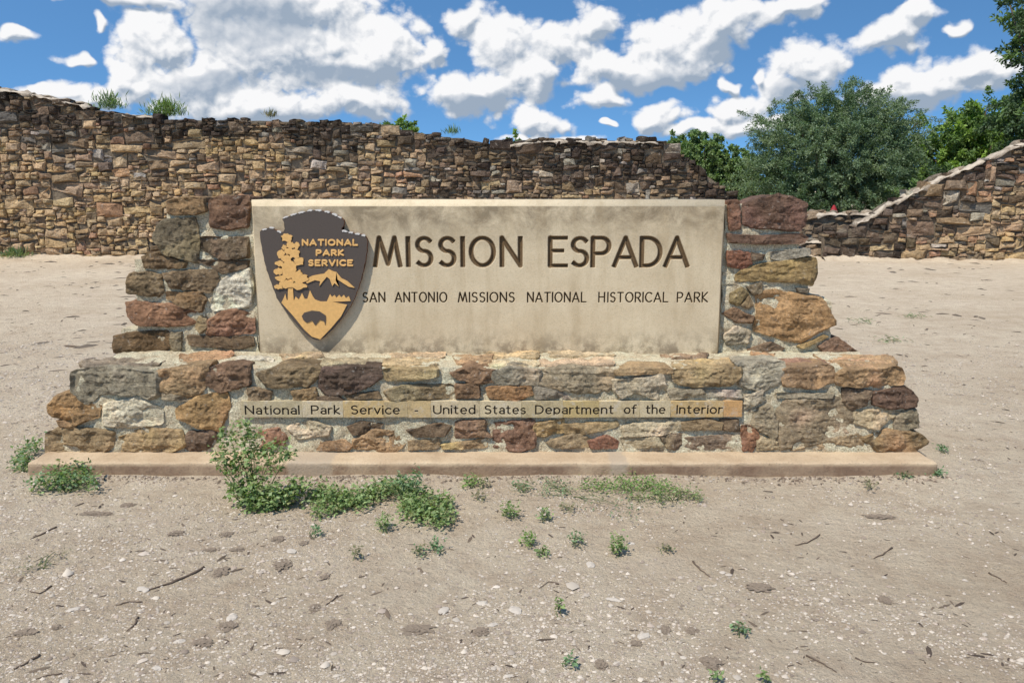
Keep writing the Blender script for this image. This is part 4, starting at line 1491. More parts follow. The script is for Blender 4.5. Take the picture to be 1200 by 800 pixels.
def u_of(px, A0, A1):
    A0, A1 = Vector(A0), Vector(A1)
    d = (A1 - A0).normalized()
    r_ = pix_dir(px, 200)
    nrm = Vector((d.y, -d.x, 0))
    t_ = A0.dot(nrm) / r_.dot(nrm)
    return (r_ * t_ - A0).dot(d)


uL = lambda px: u_of(px, WL0, WL1)
WL, wpL, LL = build_wall('rubble_wall', 'long ruined rubble stone wall with dark weathered crest behind the sign', WL0, WL1, topL, toneL, 41, 0.215,
                         cap=[(uL(-100), uL(46), .05, 0.02), (uL(46), uL(112), .05, 0.0), (uL(148), uL(184), .03, -.01), (uL(598), uL(770), .01, -.06)], vis=visL)

WR0, WR1 = (6.75, 18.55, 0), (18.6, 16.965, 0)
topR, _ = prof_from_px(WR0, WR1, [(985, 272), (1000, 263), (1022, 254), (1040, 240), (1060, 231), (1080, 221), (1105, 208), (1130, 199), (1150, 190), (1170, 181), (1190, 172), (1210, 166), (1300, 150), (1500, 130)])
dR = (Vector(WR1) - Vector(WR0)).normalized()


def toneR(u, v, rg):                       # greyer rubble, pale towards its foot
    P = Vector(WR0) + dR * u + Vector((0, 0, v))
    px, py = px_of(P)
    below = topR(u) - v
    n = MN.noise(Vector((u * .9 + 30, v * 1.3, 3)))
    pale = (below - 0.7) / 1.2 + n * .9 + rg.uniform(-.35, .35) + (px - 1110) / 260
    r_ = rg.random()
    if pale > .7: c = TAN if r_ < .66 else (GOLD if r_ < .78 else (BROWN if r_ < .95 else RUST))
    elif pale > .1: c = BROWN if r_ < .4 else (TAN if r_ < .7 else (GREY if r_ < .9 else RUST))
    else: c = BROWN_D if r_ < .5 else (BROWN if r_ < .75 else (GREY if r_ < .92 else RUST))
    return cap_col(c * rg.uniform(.42, 1.5) * np.array([rg.uniform(.98, 1.08), 1, rg.uniform(.9, 1.06)]))


uR = lambda px: u_of(px, WR0, WR1)
WR, wpR, LR = build_wall('rubble_wall', 'ruined rubble wall with pale mortared slope rising to the right edge', WR0, WR1, topR, toneR, 43, 0.25,
                         cap=[(uR(1008), uR(1042), .05, 0.0), (uR(1042), uR(1120), .04, 0.0), (uR(1120), uR(1215), .04, .01)],
                         vis=lambda u, v: 1.0 if px_of(Vector(WR0) + dR * u + Vector((0, 0, v)))[0] < 1210 else 0.0)

# low wall closing the gap, with a ledge in front of it
WM0, WM1 = (5.2, 20.0, 0), (9.2, 19.3, 0)
zM = at_y(980, 249, 19.7).z


def toneM(u, v, rg):
    r_ = rg.random()
    c = BROWN if r_ < .5 else (BROWN_D if r_ < .68 else (TAN if r_ < .86 else (RUST if r_ < .95 else GREY)))
    return np.clip(c * rg.uniform(.75, 1.2), .01, .7)


build_wall('low_wall', 'low rubble wall with pale flat cap closing the gap between the ruins', WM0, WM1, lambda u: zM - .03, toneM, 45, 0.34, thick=.5, cap=[(0.05, 3.9, .02, 0.0)])
WS0, WS1 = (4.9, 19.3, 0), (7.15, 18.75, 0)
zS = at_y(980, 282, 19.0).z
build_wall('low_wall', 'knee high rubble ledge in front of the low capped wall', WS0, WS1, lambda u: zS - .02, toneM, 46, 0.30, thick=.5, cap=[(0.05, 2.2, .03, 0.0)])

def soil_bank(A0, A1, seed):
    A0, A1 = Vector(A0), Vector(A1)
    d = (A1 - A0)
    L = d.length
    d.normalize()
    nrm = Vector((d.y, -d.x, 0))
    n = int(L / .06)
    V, Fc = [], []
    for i in range(n + 1):
        u = L * i / n
        e = MN.noise(Vector((u * .8, seed, 0))) + .7 * MN.noise(Vector((u * 2.7, seed, 4))) + .4 * MN.noise(Vector((u * 8, seed, 7)))
        h = max(.01, .055 + .075 * e)
        wd = max(.10, .30 + .22 * MN.noise(Vector((u * 1.3, seed, 9))))
        for k_, (q, z) in enumerate(((-.12, h * 1.15), (.03, h), (.10, h * .8), (wd * .6, h * .35), (wd, -.012))):
            jz = MN.noise(Vector((u * 12, k_ * 3.1, seed))) * .012
            V.append(tuple(A0 + d * u + nrm * q + Vector((0, 0, z + (jz if k_ < 4 else 0)))))
    for i in range(n):
        for q in range(4):
            a = i * 5 + q
            Fc.append((a + 1, a + 6, a + 5, a))
    o = obj_at('soil_bank', V, Fc, None, M['dirt'], None, True)
    o['kind'] = 'structure'


soil_bank(WL0, WL1, 3)
soil_bank(WR0, WR1, 5)
soil_bank(WS0, WS1, 7)

# ------------------------------------------------------------------ trees and weeds
def leaves(P, Dv, Nv, Ln, Wd, C):
    """folded leaf blades as two triangles each"""
    P, Dv, Nv = map(np.asarray, (P, Dv, Nv))
    S = np.cross(Dv, Nv)
    S /= np.maximum(np.linalg.norm(S, axis=1, keepdims=True), 1e-6)
    Nn = np.cross(S, Dv)
    Ln, Wd = np.asarray(Ln)[:, None], np.asarray(Wd)[:, None]
    mid = P + Dv * Ln * 0.48
    V = np.stack([P, mid + S * Wd * .5 + Nn * Wd * .18, P + Dv * Ln - Nn * Ln * .10, mid - S * Wd * .5 + Nn * Wd * .18], 1).reshape(-1, 3)
    k = np.arange(len(P)) * 4
    Fc = np.vstack([np.stack([k, k + 1, k + 2], 1), np.stack([k, k + 2, k + 3], 1)])
    return V, Fc, np.repeat(np.asarray(C), 4, axis=0)


def unit(A):
    return A / np.maximum(np.linalg.norm(A, axis=1, keepdims=True), 1e-9)


def make_tree(name, label, base_p, lobes, n_spray, per, leaf, cols, seed, group=None, spray=0.55, droop=0.3, trunk=0.16, upright=0.0, parent_cat='tree', hollow=0.35, tight=1.0):
    """lobes: (cx,cy,cz,rx,ry,rz) ellipsoids relative to the base that make up the crown"""
    rg = np.random.default_rng(seed)
    T = thing(name, label, parent_cat, base_p, group)
    lobes = np.array(lobes, float)
    wgt = (lobes[:, 3] * lobes[:, 4] * lobes[:, 5]) ** .75
    pick = rg.choice(len(lobes), n_spray, p=wgt / wgt.sum())
    dirs = unit(rg.normal(size=(n_spray, 3)))
    rad = (hollow + (1 - hollow) * rg.random(n_spray) ** .6)[:, None] * rg.uniform(.86, 1.12, (n_spray, 1))
    Cn = lobes[pick, :3] + dirs * lobes[pick, 3:] * rad
    # spray axes: outwards, then hanging a little
    ax = unit(dirs * np.array([1, 1, .7]) + rg.normal(size=(n_spray, 3)) * .45 + np.array([0, 0, upright - droop]))
    ln = spray * rg.uniform(.5, 1.25, n_spray)
    tt = rg.random((n_spray, per))
    side = rg.normal(size=(n_spray, per, 3)) * (0.16 * spray * tight) * (1.1 - tt[..., None] * .7)
    P = Cn[:, None, :] + ax[:, None, :] * (ln[:, None] * tt)[..., None] + side
    P[..., 2] -= (tt ** 2) * (droop * spray * .45)
    P = P.reshape(-1, 3)
    keep = P[:, 2] > 0.05
    n = len(P)
    D = unit(np.repeat(ax, per, 0) * .6 + rg.normal(size=(n, 3)) * .75)
    N = unit(rg.normal(size=(n, 3)) * .7 + np.array([0, 0, .8]))
    sz = rg.uniform(.65, 1.35, n) * leaf[0]
    base_c = np.array(cols)[rg.integers(0, len(cols), n_spray)]
    cc = np.repeat(base_c, per, 0) * rg.uniform(.72, 1.3, (n, 1))
    V, Fc, C = leaves(P[keep], D[keep], N[keep], sz[keep], sz[keep] * leaf[1] / leaf[0], cc[keep])
    cr = link('crown', mesh_np('crown', V, Fc, C), T, M['leaf'])
    cr['kind'] = 'stuff'
    # trunk and limbs
    A = Acc()
    rr = random.Random(seed)
    cz = float(lobes[:, 2].min())
    top = Vector((float(lobes[:, 0].mean()) * .5, float(lobes[:, 1].mean()) * .5, max(.3, cz * .75)))
    A.add(*tube([(0, 0, -.1), top * .5 + Vector((rr.uniform(-.05, .05), 0, 0)), top], [trunk * 1.25, trunk, trunk * .85], 8))
    for k in range(min(46, n_spray)):
        e = Vector(Cn[k])
        s_ = top * rr.uniform(.6, 1)
        mid = s_.lerp(e, .5) + Vector((rr.uniform(-.2, .2), rr.uniform(-.2, .2), rr.uniform(0, .3)))
        A.add(*tube([s_, mid, e], [trunk * .45, trunk * .25, trunk * .07], 5))
    me = mesh_np('trunk', np.array(A.V), A.F, None, True)
    link('trunk', me, T, M['bark'])
    return T


def at_base(px, Y):
    return Vector(((px - 600) / F_PX * Y, Y, 0))


G_DARK, G_MID, G_OLIVE, G_BRIGHT = (.085, .13, .06), (.14, .215, .072), (.17, .20, .09), (.22, .33, .06)
GREYG = (.165, .225, .125)
# grey-green huisache filling the gap
s = 26.0 / 1000
make_tree('huisache_tree', 'big rounded grey green feathery tree behind the low wall', at_base(968, 26), [
    (0, 0, 2.3, 2.2, 2.1, 1.8), (-1.0, .1, 2.9, 1.3, 1.4, 1.2), (.1, 0, 3.55, 1.4, 1.3, 1.0), (1.2, .1, 2.8, 1.3, 1.4, 1.3), (-1.7, 0, 1.5, .9, 1.2, 1.2), (1.75, 0, 1.4, .8, 1.2, 1.2), (0, -.6, 1.1, 2.3, 1.4, 1.0), (0, -.9, 2.2, 1.7, 1.0, 1.5)],
    1500, 120, (.085, .027), [GREYG, (.14, .195, .11), (.21, .265, .155), (.11, .165, .09)], 71, spray=.66, droop=.25, trunk=.16, upright=.2, tight=.62)
make_tree('oak_tree', 'bright green leafy tree between the feathery tree and the right edge', at_base(1118, 30), [
    (0, 0, 2.6, 1.9, 1.8, 1.7), (-.9, 0, 1.9, 1.3, 1.4, 1.3), (1.2, 0, 3.1, 1.3, 1.4, 1.4), (.2, -.3, 3.3, 1.2, 1.2, 1.0), (2.2, .2, 2.0, 1.3, 1.3, 1.4)],
    620, 90, (.12, .065), [G_MID, G_BRIGHT, (.18, .27, .06), (.11, .175, .05)], 72, spray=.5, droop=.1, trunk=.18)
make_tree('live_oak_tree', 'tall dark green tree cut off by the right edge of the view', at_base(1203, 24.5), [
    (.4, 0, 6.2, 1.5, 1.7, 1.2), (.7, 0, 4.9, 1.5, 1.6, 1.2), (.2, .1, 3.6, 1.25, 1.5, 1.0), (1.3, 0, 7.3, 1.5, 1.6, 1.1), (.3, -.1, 2.7, 1.2, 1.4, .8)],
    520, 90, (.12, .06), [G_DARK, (.06, .10, .045), G_MID], 73, spray=.5, droop=.2, trunk=.24)
make_tree('oak_tree', 'mid green round tree showing past the descending end of the long wall', at_base(826, 34), [
    (-.6, 0, 2.75, 1.25, 1.3, 1.0), (-1.0, 0, 2.1, 1.1, 1.2, .9), (.7, 0, 2.0, 1.3, 1.3, 1.15), (1.6, .2, 1.4, 1.2, 1.2, 1.1), (0, -.2, 1.5, 1.5, 1.2, 1.1)],
    1250, 70, (.12, .065), [(.15, .225, .085), (.175, .25, .09), (.19, .255, .11)], 74, spray=.22, droop=.35, trunk=.15)
make_tree('oak_tree', 'light green treetop just showing over the step in the long wall', at_base(474, 33), [
    (0, 0, 3.55, .62, .8, .45), (.45, 0, 3.3, .55, .7, .4), (0, 0, 2.5, 1.0, 1.0, .8)], 130, 70, (.12, .065), [G_BRIGHT, (.12, .18, .04), G_MID], 75, spray=.35, droop=0, trunk=.12)
make_tree('oak_tree', 'green treetop peeping over the dip in the long wall crest', at_base(602, 36), [
    (0, 0, 3.08, .6, .8, .5), (-.4, 0, 2.5, .7, .7, .5)], 90, 70, (.12, .065), [G_MID, G_BRIGHT], 76, spray=.3, droop=0, trunk=.12)
make_tree('oak_tree', 'low green treetop barely visible left of the dip in the wall crest', at_base(514, 36), [
    (0, 0, 3.05, .55, .6, .42), (-.3, 0, 2.6, .7, .7, .6)], 70, 70, (.12, .065), [G_MID, G_OLIVE], 77, spray=.35, droop=0, trunk=.12)
# hedge line behind the low wall keeps the dark foot of the trees
make_tree('shrub', 'dark low shrub in the shade behind the low wall', at_base(915, 23.5), [(0, 0, .75, .9, .7, .7), (.8, .1, .6, .7, .6, .6)], 120, 70, (.09, .035), [G_DARK, (.04, .06, .03)], 78, spray=.35, droop=.1, trunk=.06, parent_cat='shrub')
make_tree('shrub', 'dark shrub at the foot of the pale mortared slope', at_base(1068, 23.5), [(0, 0, .8, .9, .7, .8), (.9, .1, 1.1, .8, .6, 1.0)], 130, 70, (.09, .04), [G_DARK, G_MID], 79, spray=.35, droop=.1, trunk=.06, parent_cat='shrub')

# small red peaked cap on a post beyond the low wall
rp = at_y(977, 247, 20.7)
post = thing('marker_post', 'small red peaked cap just showing above the low wall', 'post', (rp.x, 20.7, 0))
bm = bmesh.new()
bmesh.ops.create_cube(bm, size=1)
bmesh.ops.scale(bm, vec=(.09, .09, rp.z), verts=bm.verts)
bmesh.ops.translate(bm, vec=(0, 0, rp.z / 2), verts=bm.verts)
bmesh.ops.bevel(bm, geom=list(bm.edges), offset=.008, segments=1, affect='EDGES')
me = bpy.data.meshes.new('shaft'); bm.to_mesh(me); bm.free()
link('shaft', me, post, M['bark'])
bm = bmesh.new()
bmesh.ops.create_cone(bm, cap_ends=True, segments=6, radius1=.115, radius2=.025, depth=.20)
bmesh.ops.bevel(bm, geom=list(bm.edges), offset=.01, segments=1, affect='EDGES')
me = bpy.data.meshes.new('cap'); bm.to_mesh(me); bm.free()
link('cap', me, post, M['red'], (0, 0, rp.z + .035))


def weed(name, label, base_p, blobs, leaf, cols, seed, group=None, n_stem=None, cat='weed', grassy=False):
    """blobs: (x,y,z,rx,ry,rz,n) leaf clouds relative to the root, each joined to it by stems"""
    rg = np.random.default_rng(seed)
    T = thing(name, label, cat, base_p, group)
    VV, FF, CC = [], [], []
    off = 0
    A = Acc()
    rr = random.Random(seed)
    for (x, y, z, rx, ry, rz, n) in blobs:
        n = int(n)
        P = np.array([x, y, z]) + np.clip(rg.normal(size=(n, 3)) * .5, -1.15, 1.15) * np.array([rx, ry, rz])
        P[:, 2] = np.maximum(P[:, 2], .006 + .012 * rg.random(n))
        D = rg.normal(size=(n, 3)) * np.array([1, 1, .45]) + (np.array([0, 0, 2.2]) if grassy else np.array([0, -.15, .15]))
        D = unit(D)
        N = unit(rg.normal(size=(n, 3)) * .55 + np.array([0, 0, 1.0]))
        L = leaf[0] * rg.uniform(.6, 1.35, n)
        c = np.array(cols)[rg.integers(0, len(cols), n)] * rg.uniform(.75, 1.3, (n, 1))
        V, Fc, C = leaves(P, D, N, L, L * leaf[1] / leaf[0], c)
        VV.append(V); FF.append(Fc + off); CC.append(C)
        off += len(V)
        for k in range(n_stem or max(2, n // 40)):
            e = Vector(P[rr.randrange(n)])
            s_ = Vector((x * .15 + rr.uniform(-.02, .02), y * .15 + rr.uniform(-.02, .02), -.01))
            mid = s_.lerp(e, .5) + Vector((rr.uniform(-.02, .02), rr.uniform(-.02, .02), .15 * e.length * rr.random()))
            A.add(*tube([s_, mid, e], [.0022, .0018, .0009], 4))
    fo = link('foliage', mesh_np('foliage', np.vstack(VV), np.vstack(FF), np.vstack(CC)), T, M['leaf'])
    fo['kind'] = 'stuff'
    link('stem', mesh_np('stem', np.array(A.V), A.F), T, M['stem'])
    return T


W_G = [(.215, .295, .115), (.15, .22, .08), (.28, .355, .16), (.19, .265, .095), (.25, .26, .12)]
W_D = [(.12, .20, .095), (.16, .245, .125), (.20, .29, .155)]
W_Y = [(.19, .28, .075), (.16, .25, .08), (.23, .30, .11)]
W_DRY = [(.22, .20, .12), (.16, .17, .09), (.28, .24, .15)]


def rel(px, py, Y, b_):
    return at_y(px, py, Y) - b_


# tall weed in front of the footing
b_ = ground(300, 592)
bl = []
for (px, py, rp_, dy, n) in [(283, 498, 11, .10, 45), (268, 512, 13, .08, 60), (296, 512, 12, .1, 70), (300, 530, 15, .08, 110), (283, 535, 14, .06, 90), (258, 532, 12, .02, 55), (268, 548, 14, .02, 75),
                             (290, 556, 18, .04, 130), (325, 528, 14, .04, 60), (338, 532, 8, .02, 28), (318, 545, 14, .02, 80), (280, 574, 14, .0, 110), (300, 578, 22, -.02, 240), (325, 582, 22, -.03, 260), (310, 590, 24, -.05, 240), (345, 575, 12, .0, 90), (352, 568, 10, .02, 45)]:
    q = rel(px, py, b_.y + dy * .9, b_)
    k = b_.y / F_PX
    bl.append((q.x, q.y, max(.01, q.z), rp_ * k * 1.1, rp_ * k * .9, rp_ * k * .85, n))
weed('tall_weed', 'tall leafy green weed climbing in front of the footing and plaque', b_, [q[:6] + (q[6] * 1.15,) for q in bl], (.025, .0165), W_G, 201, cat='weed')

def mat_weed(name, label, pts, root, leaf, cols, seed, hgt=.05, dens=1.0, group=None):
    """low spreading weed: pts = photo points (px,py,radius px,count) on the ground"""
    b_ = ground(*root)
    bl = []
    for (px, py, rp_, n) in pts:
        q = ground(px, py) - b_
        k = ground(px, py).y / F_PX
        bl.append((q.x, q.y, hgt * .45, rp_ * k * 1.1, rp_ * k * 1.5, hgt * .6, n * dens))
    return weed(name, label, b_, bl, leaf, cols, seed, group)


mat_weed('spreading_weed', 'dense spreading green weed mat beside the tall weed', [(385, 588, 22, 260), (405, 592, 20, 240), (425, 588, 20, 240), (372, 582, 16, 120), (440, 580, 18, 150), (455, 578, 14, 120), (470, 574, 12, 80)], (410, 592), (.021, .014), W_G, 202, .065, 1.25)
mat_weed('spreading_weed', 'rounded green weed mat below the word Service', [(490, 590, 20, 240), (505, 602, 22, 280), (490, 606, 18, 180), (515, 612, 18, 200), (480, 582, 16, 130), (520, 596, 14, 130), (478, 598, 12, 90)], (505, 606), (.021, .014), W_G, 203, .065, 1.25)
# seed spikes standing out of the second mat
b_ = ground(480, 590)
weed('seeding_weed', 'upright weed with thin seed spikes between the two mats', b_, [(0, .05, .07, .06, .05, .07, 120), (-.05, .04, .10, .02, .02, .06, 24), (.04, .03, .12, .015, .015, .07, 26), (-.12, .03, .09, .04, .02, .04, 20)], (.026, .011), W_D, 204, n_stem=6)
mat_weed('spreading_weed', 'green weed clump at the left corner of the footing', [(60, 572, 14, 150), (80, 570, 16, 170), (98, 568, 14, 140), (72, 562, 14, 110), (95, 560, 12, 80), (108, 576, 8, 50), (45, 574, 10, 70)], (78, 574), (.021, .014), W_D + W_G, 205, .09)
mat_weed('spreading_weed', 'straggling green weed along the left end of the footing', [(28, 553, 9, 80), (26, 543, 9, 80), (34, 534, 9, 60), (44, 528, 8, 70), (22, 548, 8, 40)], (28, 550), (.022, .014), W_D + W_G, 206, .09)
small = [
    ((372, 608), 10, 70, .07, W_Y + W_G, 'small pale green seedling below the dense weed mat'), ((388, 604), 10, 50, .04, W_G, 'low green sprig right of the pale seedling'),
    ((372, 630), 5, 30, .05, W_D, 'tiny dark sprig under the pale green seedling'), ((450, 622), 9, 90, .07, W_G, 'compact little green weed between the two mats'),
    ((492, 652), 9, 40, .035, W_D + W_DRY, 'flat sparse sprig left of the pair below the rounded mat'), ((511, 648), 8, 50, .05, W_D, 'small dark sprig right of the pair below the rounded mat'),
    ((418, 656), 5, 22, .05, W_DRY, 'withered sprig on open gravel below the compact weed'),
    ((553, 571), 12, 110, .05, W_Y + W_G, 'green weed tuft against the footing under United'), ((567, 572), 7, 30, .04, W_DRY, 'dry tuft touching the green one against the footing'),
    ((562, 588), 7, 28, .03, W_DRY, 'tiny dry sprig below the tuft against the footing'), ((598, 608), 9, 90, .07, W_G, 'bushy green seedling below the left end of the dry patch'),
    ((638, 612), 8, 60, .05, W_G + W_D, 'green sprig right of the bushy seedling'), ((612, 576), 12, 90, .035, W_D + W_DRY, 'flat dull green tuft at the left end of the bright strip'),
    ((618, 640), 8, 60, .06, W_Y, 'yellowish green sprig in the open dirt below centre'), ((636, 654), 6, 32, .035, W_G, 'tiny sprig below the yellowish one'),
    ((676, 640), 9, 56, .05, W_D + W_DRY, 'grey green sprig between the yellowish sprig and the last weed'), ((724, 650), 10, 100, .075, W_G, 'upright leafy green weed standing right of the white chip'),
    ((655, 720), 5, 34, .05, W_Y + W_DRY, 'lone little sprig in the dirt near bottom centre'), ((868, 744), 9, 34, .04, W_D + W_DRY, 'sparse dark sprig in the dirt at lower right'),
    ((668, 781), 6, 20, .025, W_D, 'flat green rosette near the bottom edge'), ((840, 799), 5, 18, .03, W_G, 'green tuft on the bottom edge left of its neighbour'), ((895, 799), 5, 20, .03, W_G, 'green tuft cut by the bottom edge right of its neighbour'),
    ((1058, 562), 9, 60, .03, W_D + W_DRY, 'low sprig in front of the right end of the footing'), ((1096, 560), 11, 90, .04, W_D, 'low green weed at the right corner of the footing'), ((1104, 531), 7, 40, .03, W_D, 'little weed behind the right corner of the footing'),
    ((665, 600), 9, 30, .03, W_DRY, 'dry tuft below the bright green strip'), ((1018, 572), 10, 34, .03, W_DRY, 'dry grey tuft near the right part of the footing'), ((780, 648), 8, 22, .03, W_DRY, 'dead twiggy tuft right of the upright weed'),
]
for k, (rt_, rpx, n, h_, cl, lb) in enumerate(small):
    mat_weed('seedling', lb, [(rt_[0], rt_[1] - 3, rpx, n * 1.5)], rt_, (.017, .0095), cl, 220 + k, h_, group='weeds in the dirt before the sign')
mat_weed('creeping_weed', 'bright green creeping strip below Department of the Interior', [(735, 570, 22, 260), (760, 573, 22, 260), (710, 574, 16, 150), (690, 572, 14, 110), (785, 576, 16, 150)], (750, 576), (.015, .007), W_Y + [(.10, .2, .04)], 260, .05)
mat_weed('creeping_weed', 'dull green creeping weed on the right end of the bright strip', [(775, 586, 18, 170), (800, 582, 14, 120), (815, 586, 10, 110), (745, 586, 14, 90)], (790, 586), (.015, .008), W_G + W_DRY, 261, .05)
mat_weed('dry_weed', 'dry olive creeping weed left of the bright strip', [(645, 570, 16, 130), (665, 576, 16, 110), (700, 590, 26, 90), (735, 600, 26, 70), (640, 580, 10, 40)], (670, 578), (.016, .006), W_DRY + W_D, 262, .035)
mat_weed('dry_weed', 'faint dry weed on the bare ground at lower left', [(30, 668, 18, 60), (55, 662, 16, 50), (70, 655, 14, 30)], (45, 666), (.014, .004), W_DRY, 263, .02)

# grasses on the crest of the long wall and at its foot
for (px, py, wd, n, hgt, cl, lb) in [(128, 129, 17, 260, .34, W_Y + W_D, 'wispy grass growing on the pale crest of the long wall'), (193, 137, 22, 520, .36, W_Y, 'thick bright green grass tuft on the long wall crest'),
                                     (318, 139, 8, 40, .10, W_DRY, 'tiny dry tuft on the long wall crest left of the badge'), (10, 300, 18, 120, .18, W_G + W_D, 'green weeds at the foot of the long wall by the left edge'),
                                     (530, 159, 10, 60, .12, W_D, 'small weed on the long wall crest behind the panel')]:
    u = uL(px)
    foot = py > 250
    P = wpL(u, -.12 if foot else .25, 0 if foot else topL(u) + .02)
    k = P.y / F_PX
    weed('grass_tuft', lb, P, [(0, 0, hgt * .25, wd * k, .14, hgt * .5, n), (wd * k * .2, 0, hgt * .5, wd * k * .5, .1, hgt * .5, n * .35)], (.15, .016), cl, 300 + px, 'grass on the old walls', grassy=True, cat='grass')
for k, (px, py, lb) in enumerate([(1012, 378, 'sparse dry grass tuft right of the big orange stone'), (1045, 400, 'faint dry grass tuft right of the base top'), (1072, 372, 'thin dry tuft on the far dirt at right')]):
    P = ground(px, py)
    weed('grass_tuft', lb, P, [(0, 0, .02, .16, .10, .03, 70)], (.05, .007), W_DRY + W_D, 340 + k, 'grass tufts on the far dirt', grassy=False, cat='grass')

# ------------------------------------------------------------------ litter on the ground
def pebble_mesh(seed, sx, sy, sz, rough=.25, sub=2, ragged=0.0):
    bm = bmesh.new()
    bmesh.ops.create_icosphere(bm, subdivisions=sub, radius=1)
    off = Vector((seed * 3.7, seed * 1.9, seed * .7))
    for v in bm.verts:
        n = MN.noise(v.co * 1.1 + off) * rough * 1.6 + MN.noise(v.co * 3 + off) * rough
        if ragged:                             # crumbling outline
            n += ragged * (MN.noise(v.co * 2.1 + off) + MN.noise(v.co * 5.3 + off) * .8 + MN.noise(v.co * 11 + off) * .5)
        v.co = Vector((v.co.x * sx, v.co.y * sy, v.co.z * sz)) * max(.15, 1 + n)
    me = bpy.data.meshes.new('pebble')
    bm.to_mesh(me)
    bm.free()
    return me


def lump(name, label, cat, px, py, wpx, hpx, mat, seed, group, flat=.28, rot=None, sub=2, z=0.0, ragged=0.0):
    g_ = ground(px, py)
    k = g_.y / math.cos(PITCH) / F_PX
    sx = wpx * k / 2
    sy = hpx * k / 2 / 0.35
    me = pebble_mesh(seed, sx, min(sy, sx * 1.6), min(sx, sy) * flat, .28, sub, ragged)
    o = link(name, me, None, mat, (g_.x, g_.y, ground_z(g_.x, g_.y) + min(sx, sy) * flat * .25 + z))
    o.rotation_euler = (0, 0, rot if rot is not None else 0)
    tag(o, label, cat, group)
    return o


for k, (px, py, w_, h_, lb) in enumerate([
    (692, 661, 11, 7, 'white chip just left below the upright leafy weed'), (604, 713, 13, 7, 'flat white chip near the bottom centre'), (566, 704, 10, 5, 'pale chip left of the flat white chip'),
    (754, 744, 13, 8, 'bright white pebble at the lower middle right'), (718, 701, 20, 3, 'long thin pale sliver above the bright white pebble'), (848, 538 + 290, 0, 0, ''),
    (168, 689, 12, 6, 'pale pebble at the end of the long dark stick'), (210, 749, 9, 7, 'pale pebble in the gravel at lower left'), (86, 714, 10, 8, 'whitish pebble with a dark scrap beside it at left'),
    (272, 722, 12, 7, 'pale stone with a dark clod beside it'), (342, 645, 12, 5, 'small pale stone left of the withered sprig'), (740, 633 + 3, 7, 3, 'pale splinter right beside the upright leafy weed'),
    (578, 730, 9, 6, 'buff pebble left of bottom centre'), (520, 712, 12, 7, 'buff pebble pair on the gravel'), (75, 796, 12, 6, 'pale stone on the bottom edge at left'), (184, 782, 10, 6, 'pale stone near the bottom edge at left'),
    (595, 629 + 160, 8, 5, 'small pale stone near the bottom edge below centre')]):
    if w_:
        o = lump('pale_stone', lb, 'stone', px, py, w_, h_, M['pebble'], 500 + k, 'pale chips scattered in the dirt', .35, rot=k * .7)
for k, (px, py, w_, h_, lb) in enumerate([
    (207, 625, 22, 7, 'dark clod on the dirt below the left clump'), (265, 625, 18, 6, 'dark clod right of its twin below the tall weed'), (247, 643, 20, 5, 'flat dark clod below the pair'), (277, 642, 18, 5, 'thin dark clod beside the flat one'),
    (326, 631, 18, 7, 'dark clod below the tall weed mat'), (356, 636, 12, 5, 'little dark clod near the tiny sprig'), (331, 659, 22, 13, 'biggest dark clod on the dirt at left centre'), (260, 668, 20, 12, 'round dark clod at the end of the long stick'),
    (382, 672, 14, 6, 'dark clod right of the biggest one'), (368, 710, 16, 7, 'dark clod on the gravel at left centre'), (390, 729, 22, 10, 'blurred dark clod right on the gravel'), (236, 752, 26, 10, 'dark clod left of bottom centre'),
    (268, 731, 24, 9, 'dark clod beside a pale stone'), (150, 591, 20, 6, 'dark clod below the left clump of weeds'), (113, 601, 44, 6, 'long thin dark clod under the left weed clump'), (488, 736, 40, 9, 'long curved dark clod left of bottom centre'),
    (565, 738, 26, 9, 'dark clod pointing right at bottom centre'), (890, 688, 34, 9, 'long dark clod on the right dirt'), (1038, 703, 16, 10, 'dark clod on the far right dirt'), (832, 776, 26, 12, 'dark clod near the bottom at right'),
    (780, 737, 14, 9, 'dark clod right of the bright white pebble'), (812, 738, 18, 8, 'dark clod second from the bright white pebble'), (745, 753, 16, 6, 'dark clod under the bright white pebble'), (1030, 604, 34, 6, 'thin dark clod in front of the right end'),
    (28, 741, 30, 8, 'dark clod near the left edge'), (66, 734, 14, 6, 'small dark clod near the left edge'), (705, 778, 18, 10, 'dark clod right of the flat rosette')]):
    o = lump('soil_clod', lb, 'clod', px, py, w_ * .8, h_ * .72, M['clod'], 540 + k, 'dark clods in the dirt', .22, rot=0.15 * math.sin(k * 2.1), sub=4, ragged=.55)


def stick(label, pts, r_px, seed, group='dead sticks on the dirt'):
    P = [ground(x, y) for x, y in pts]
    rr = random.Random(seed)
    k = P[0].y / F_PX
    path = []
    for a, b_ in zip(P[:-1], P[1:]):
        for q in (0, .34, .67):
            c = a.lerp(b_, q)
            path.append(c + Vector((rr.uniform(-1, 1), rr.uniform(-1, 1), 0)) * k * 1.2)
    path.append(P[-1])
    base = P[0].copy()
    rad = [r_px * k * (.75 + .5 * rr.random()) * (1 - .55 * i / len(path)) for i in range(len(path))]
    path = [Vector((q.x, q.y, ground_z(q.x, q.y) + r_ * .55 + .001)) - Vector((base.x, base.y, 0)) for q, r_ in zip(path, rad)]
    V, Fc = tube(path, rad, 6)
    o = link('stick', mesh_np('stick', np.array(V), Fc, None, True), None, M['stick'], (base.x, base.y, 0))
    tag(o, label, 'stick', group)


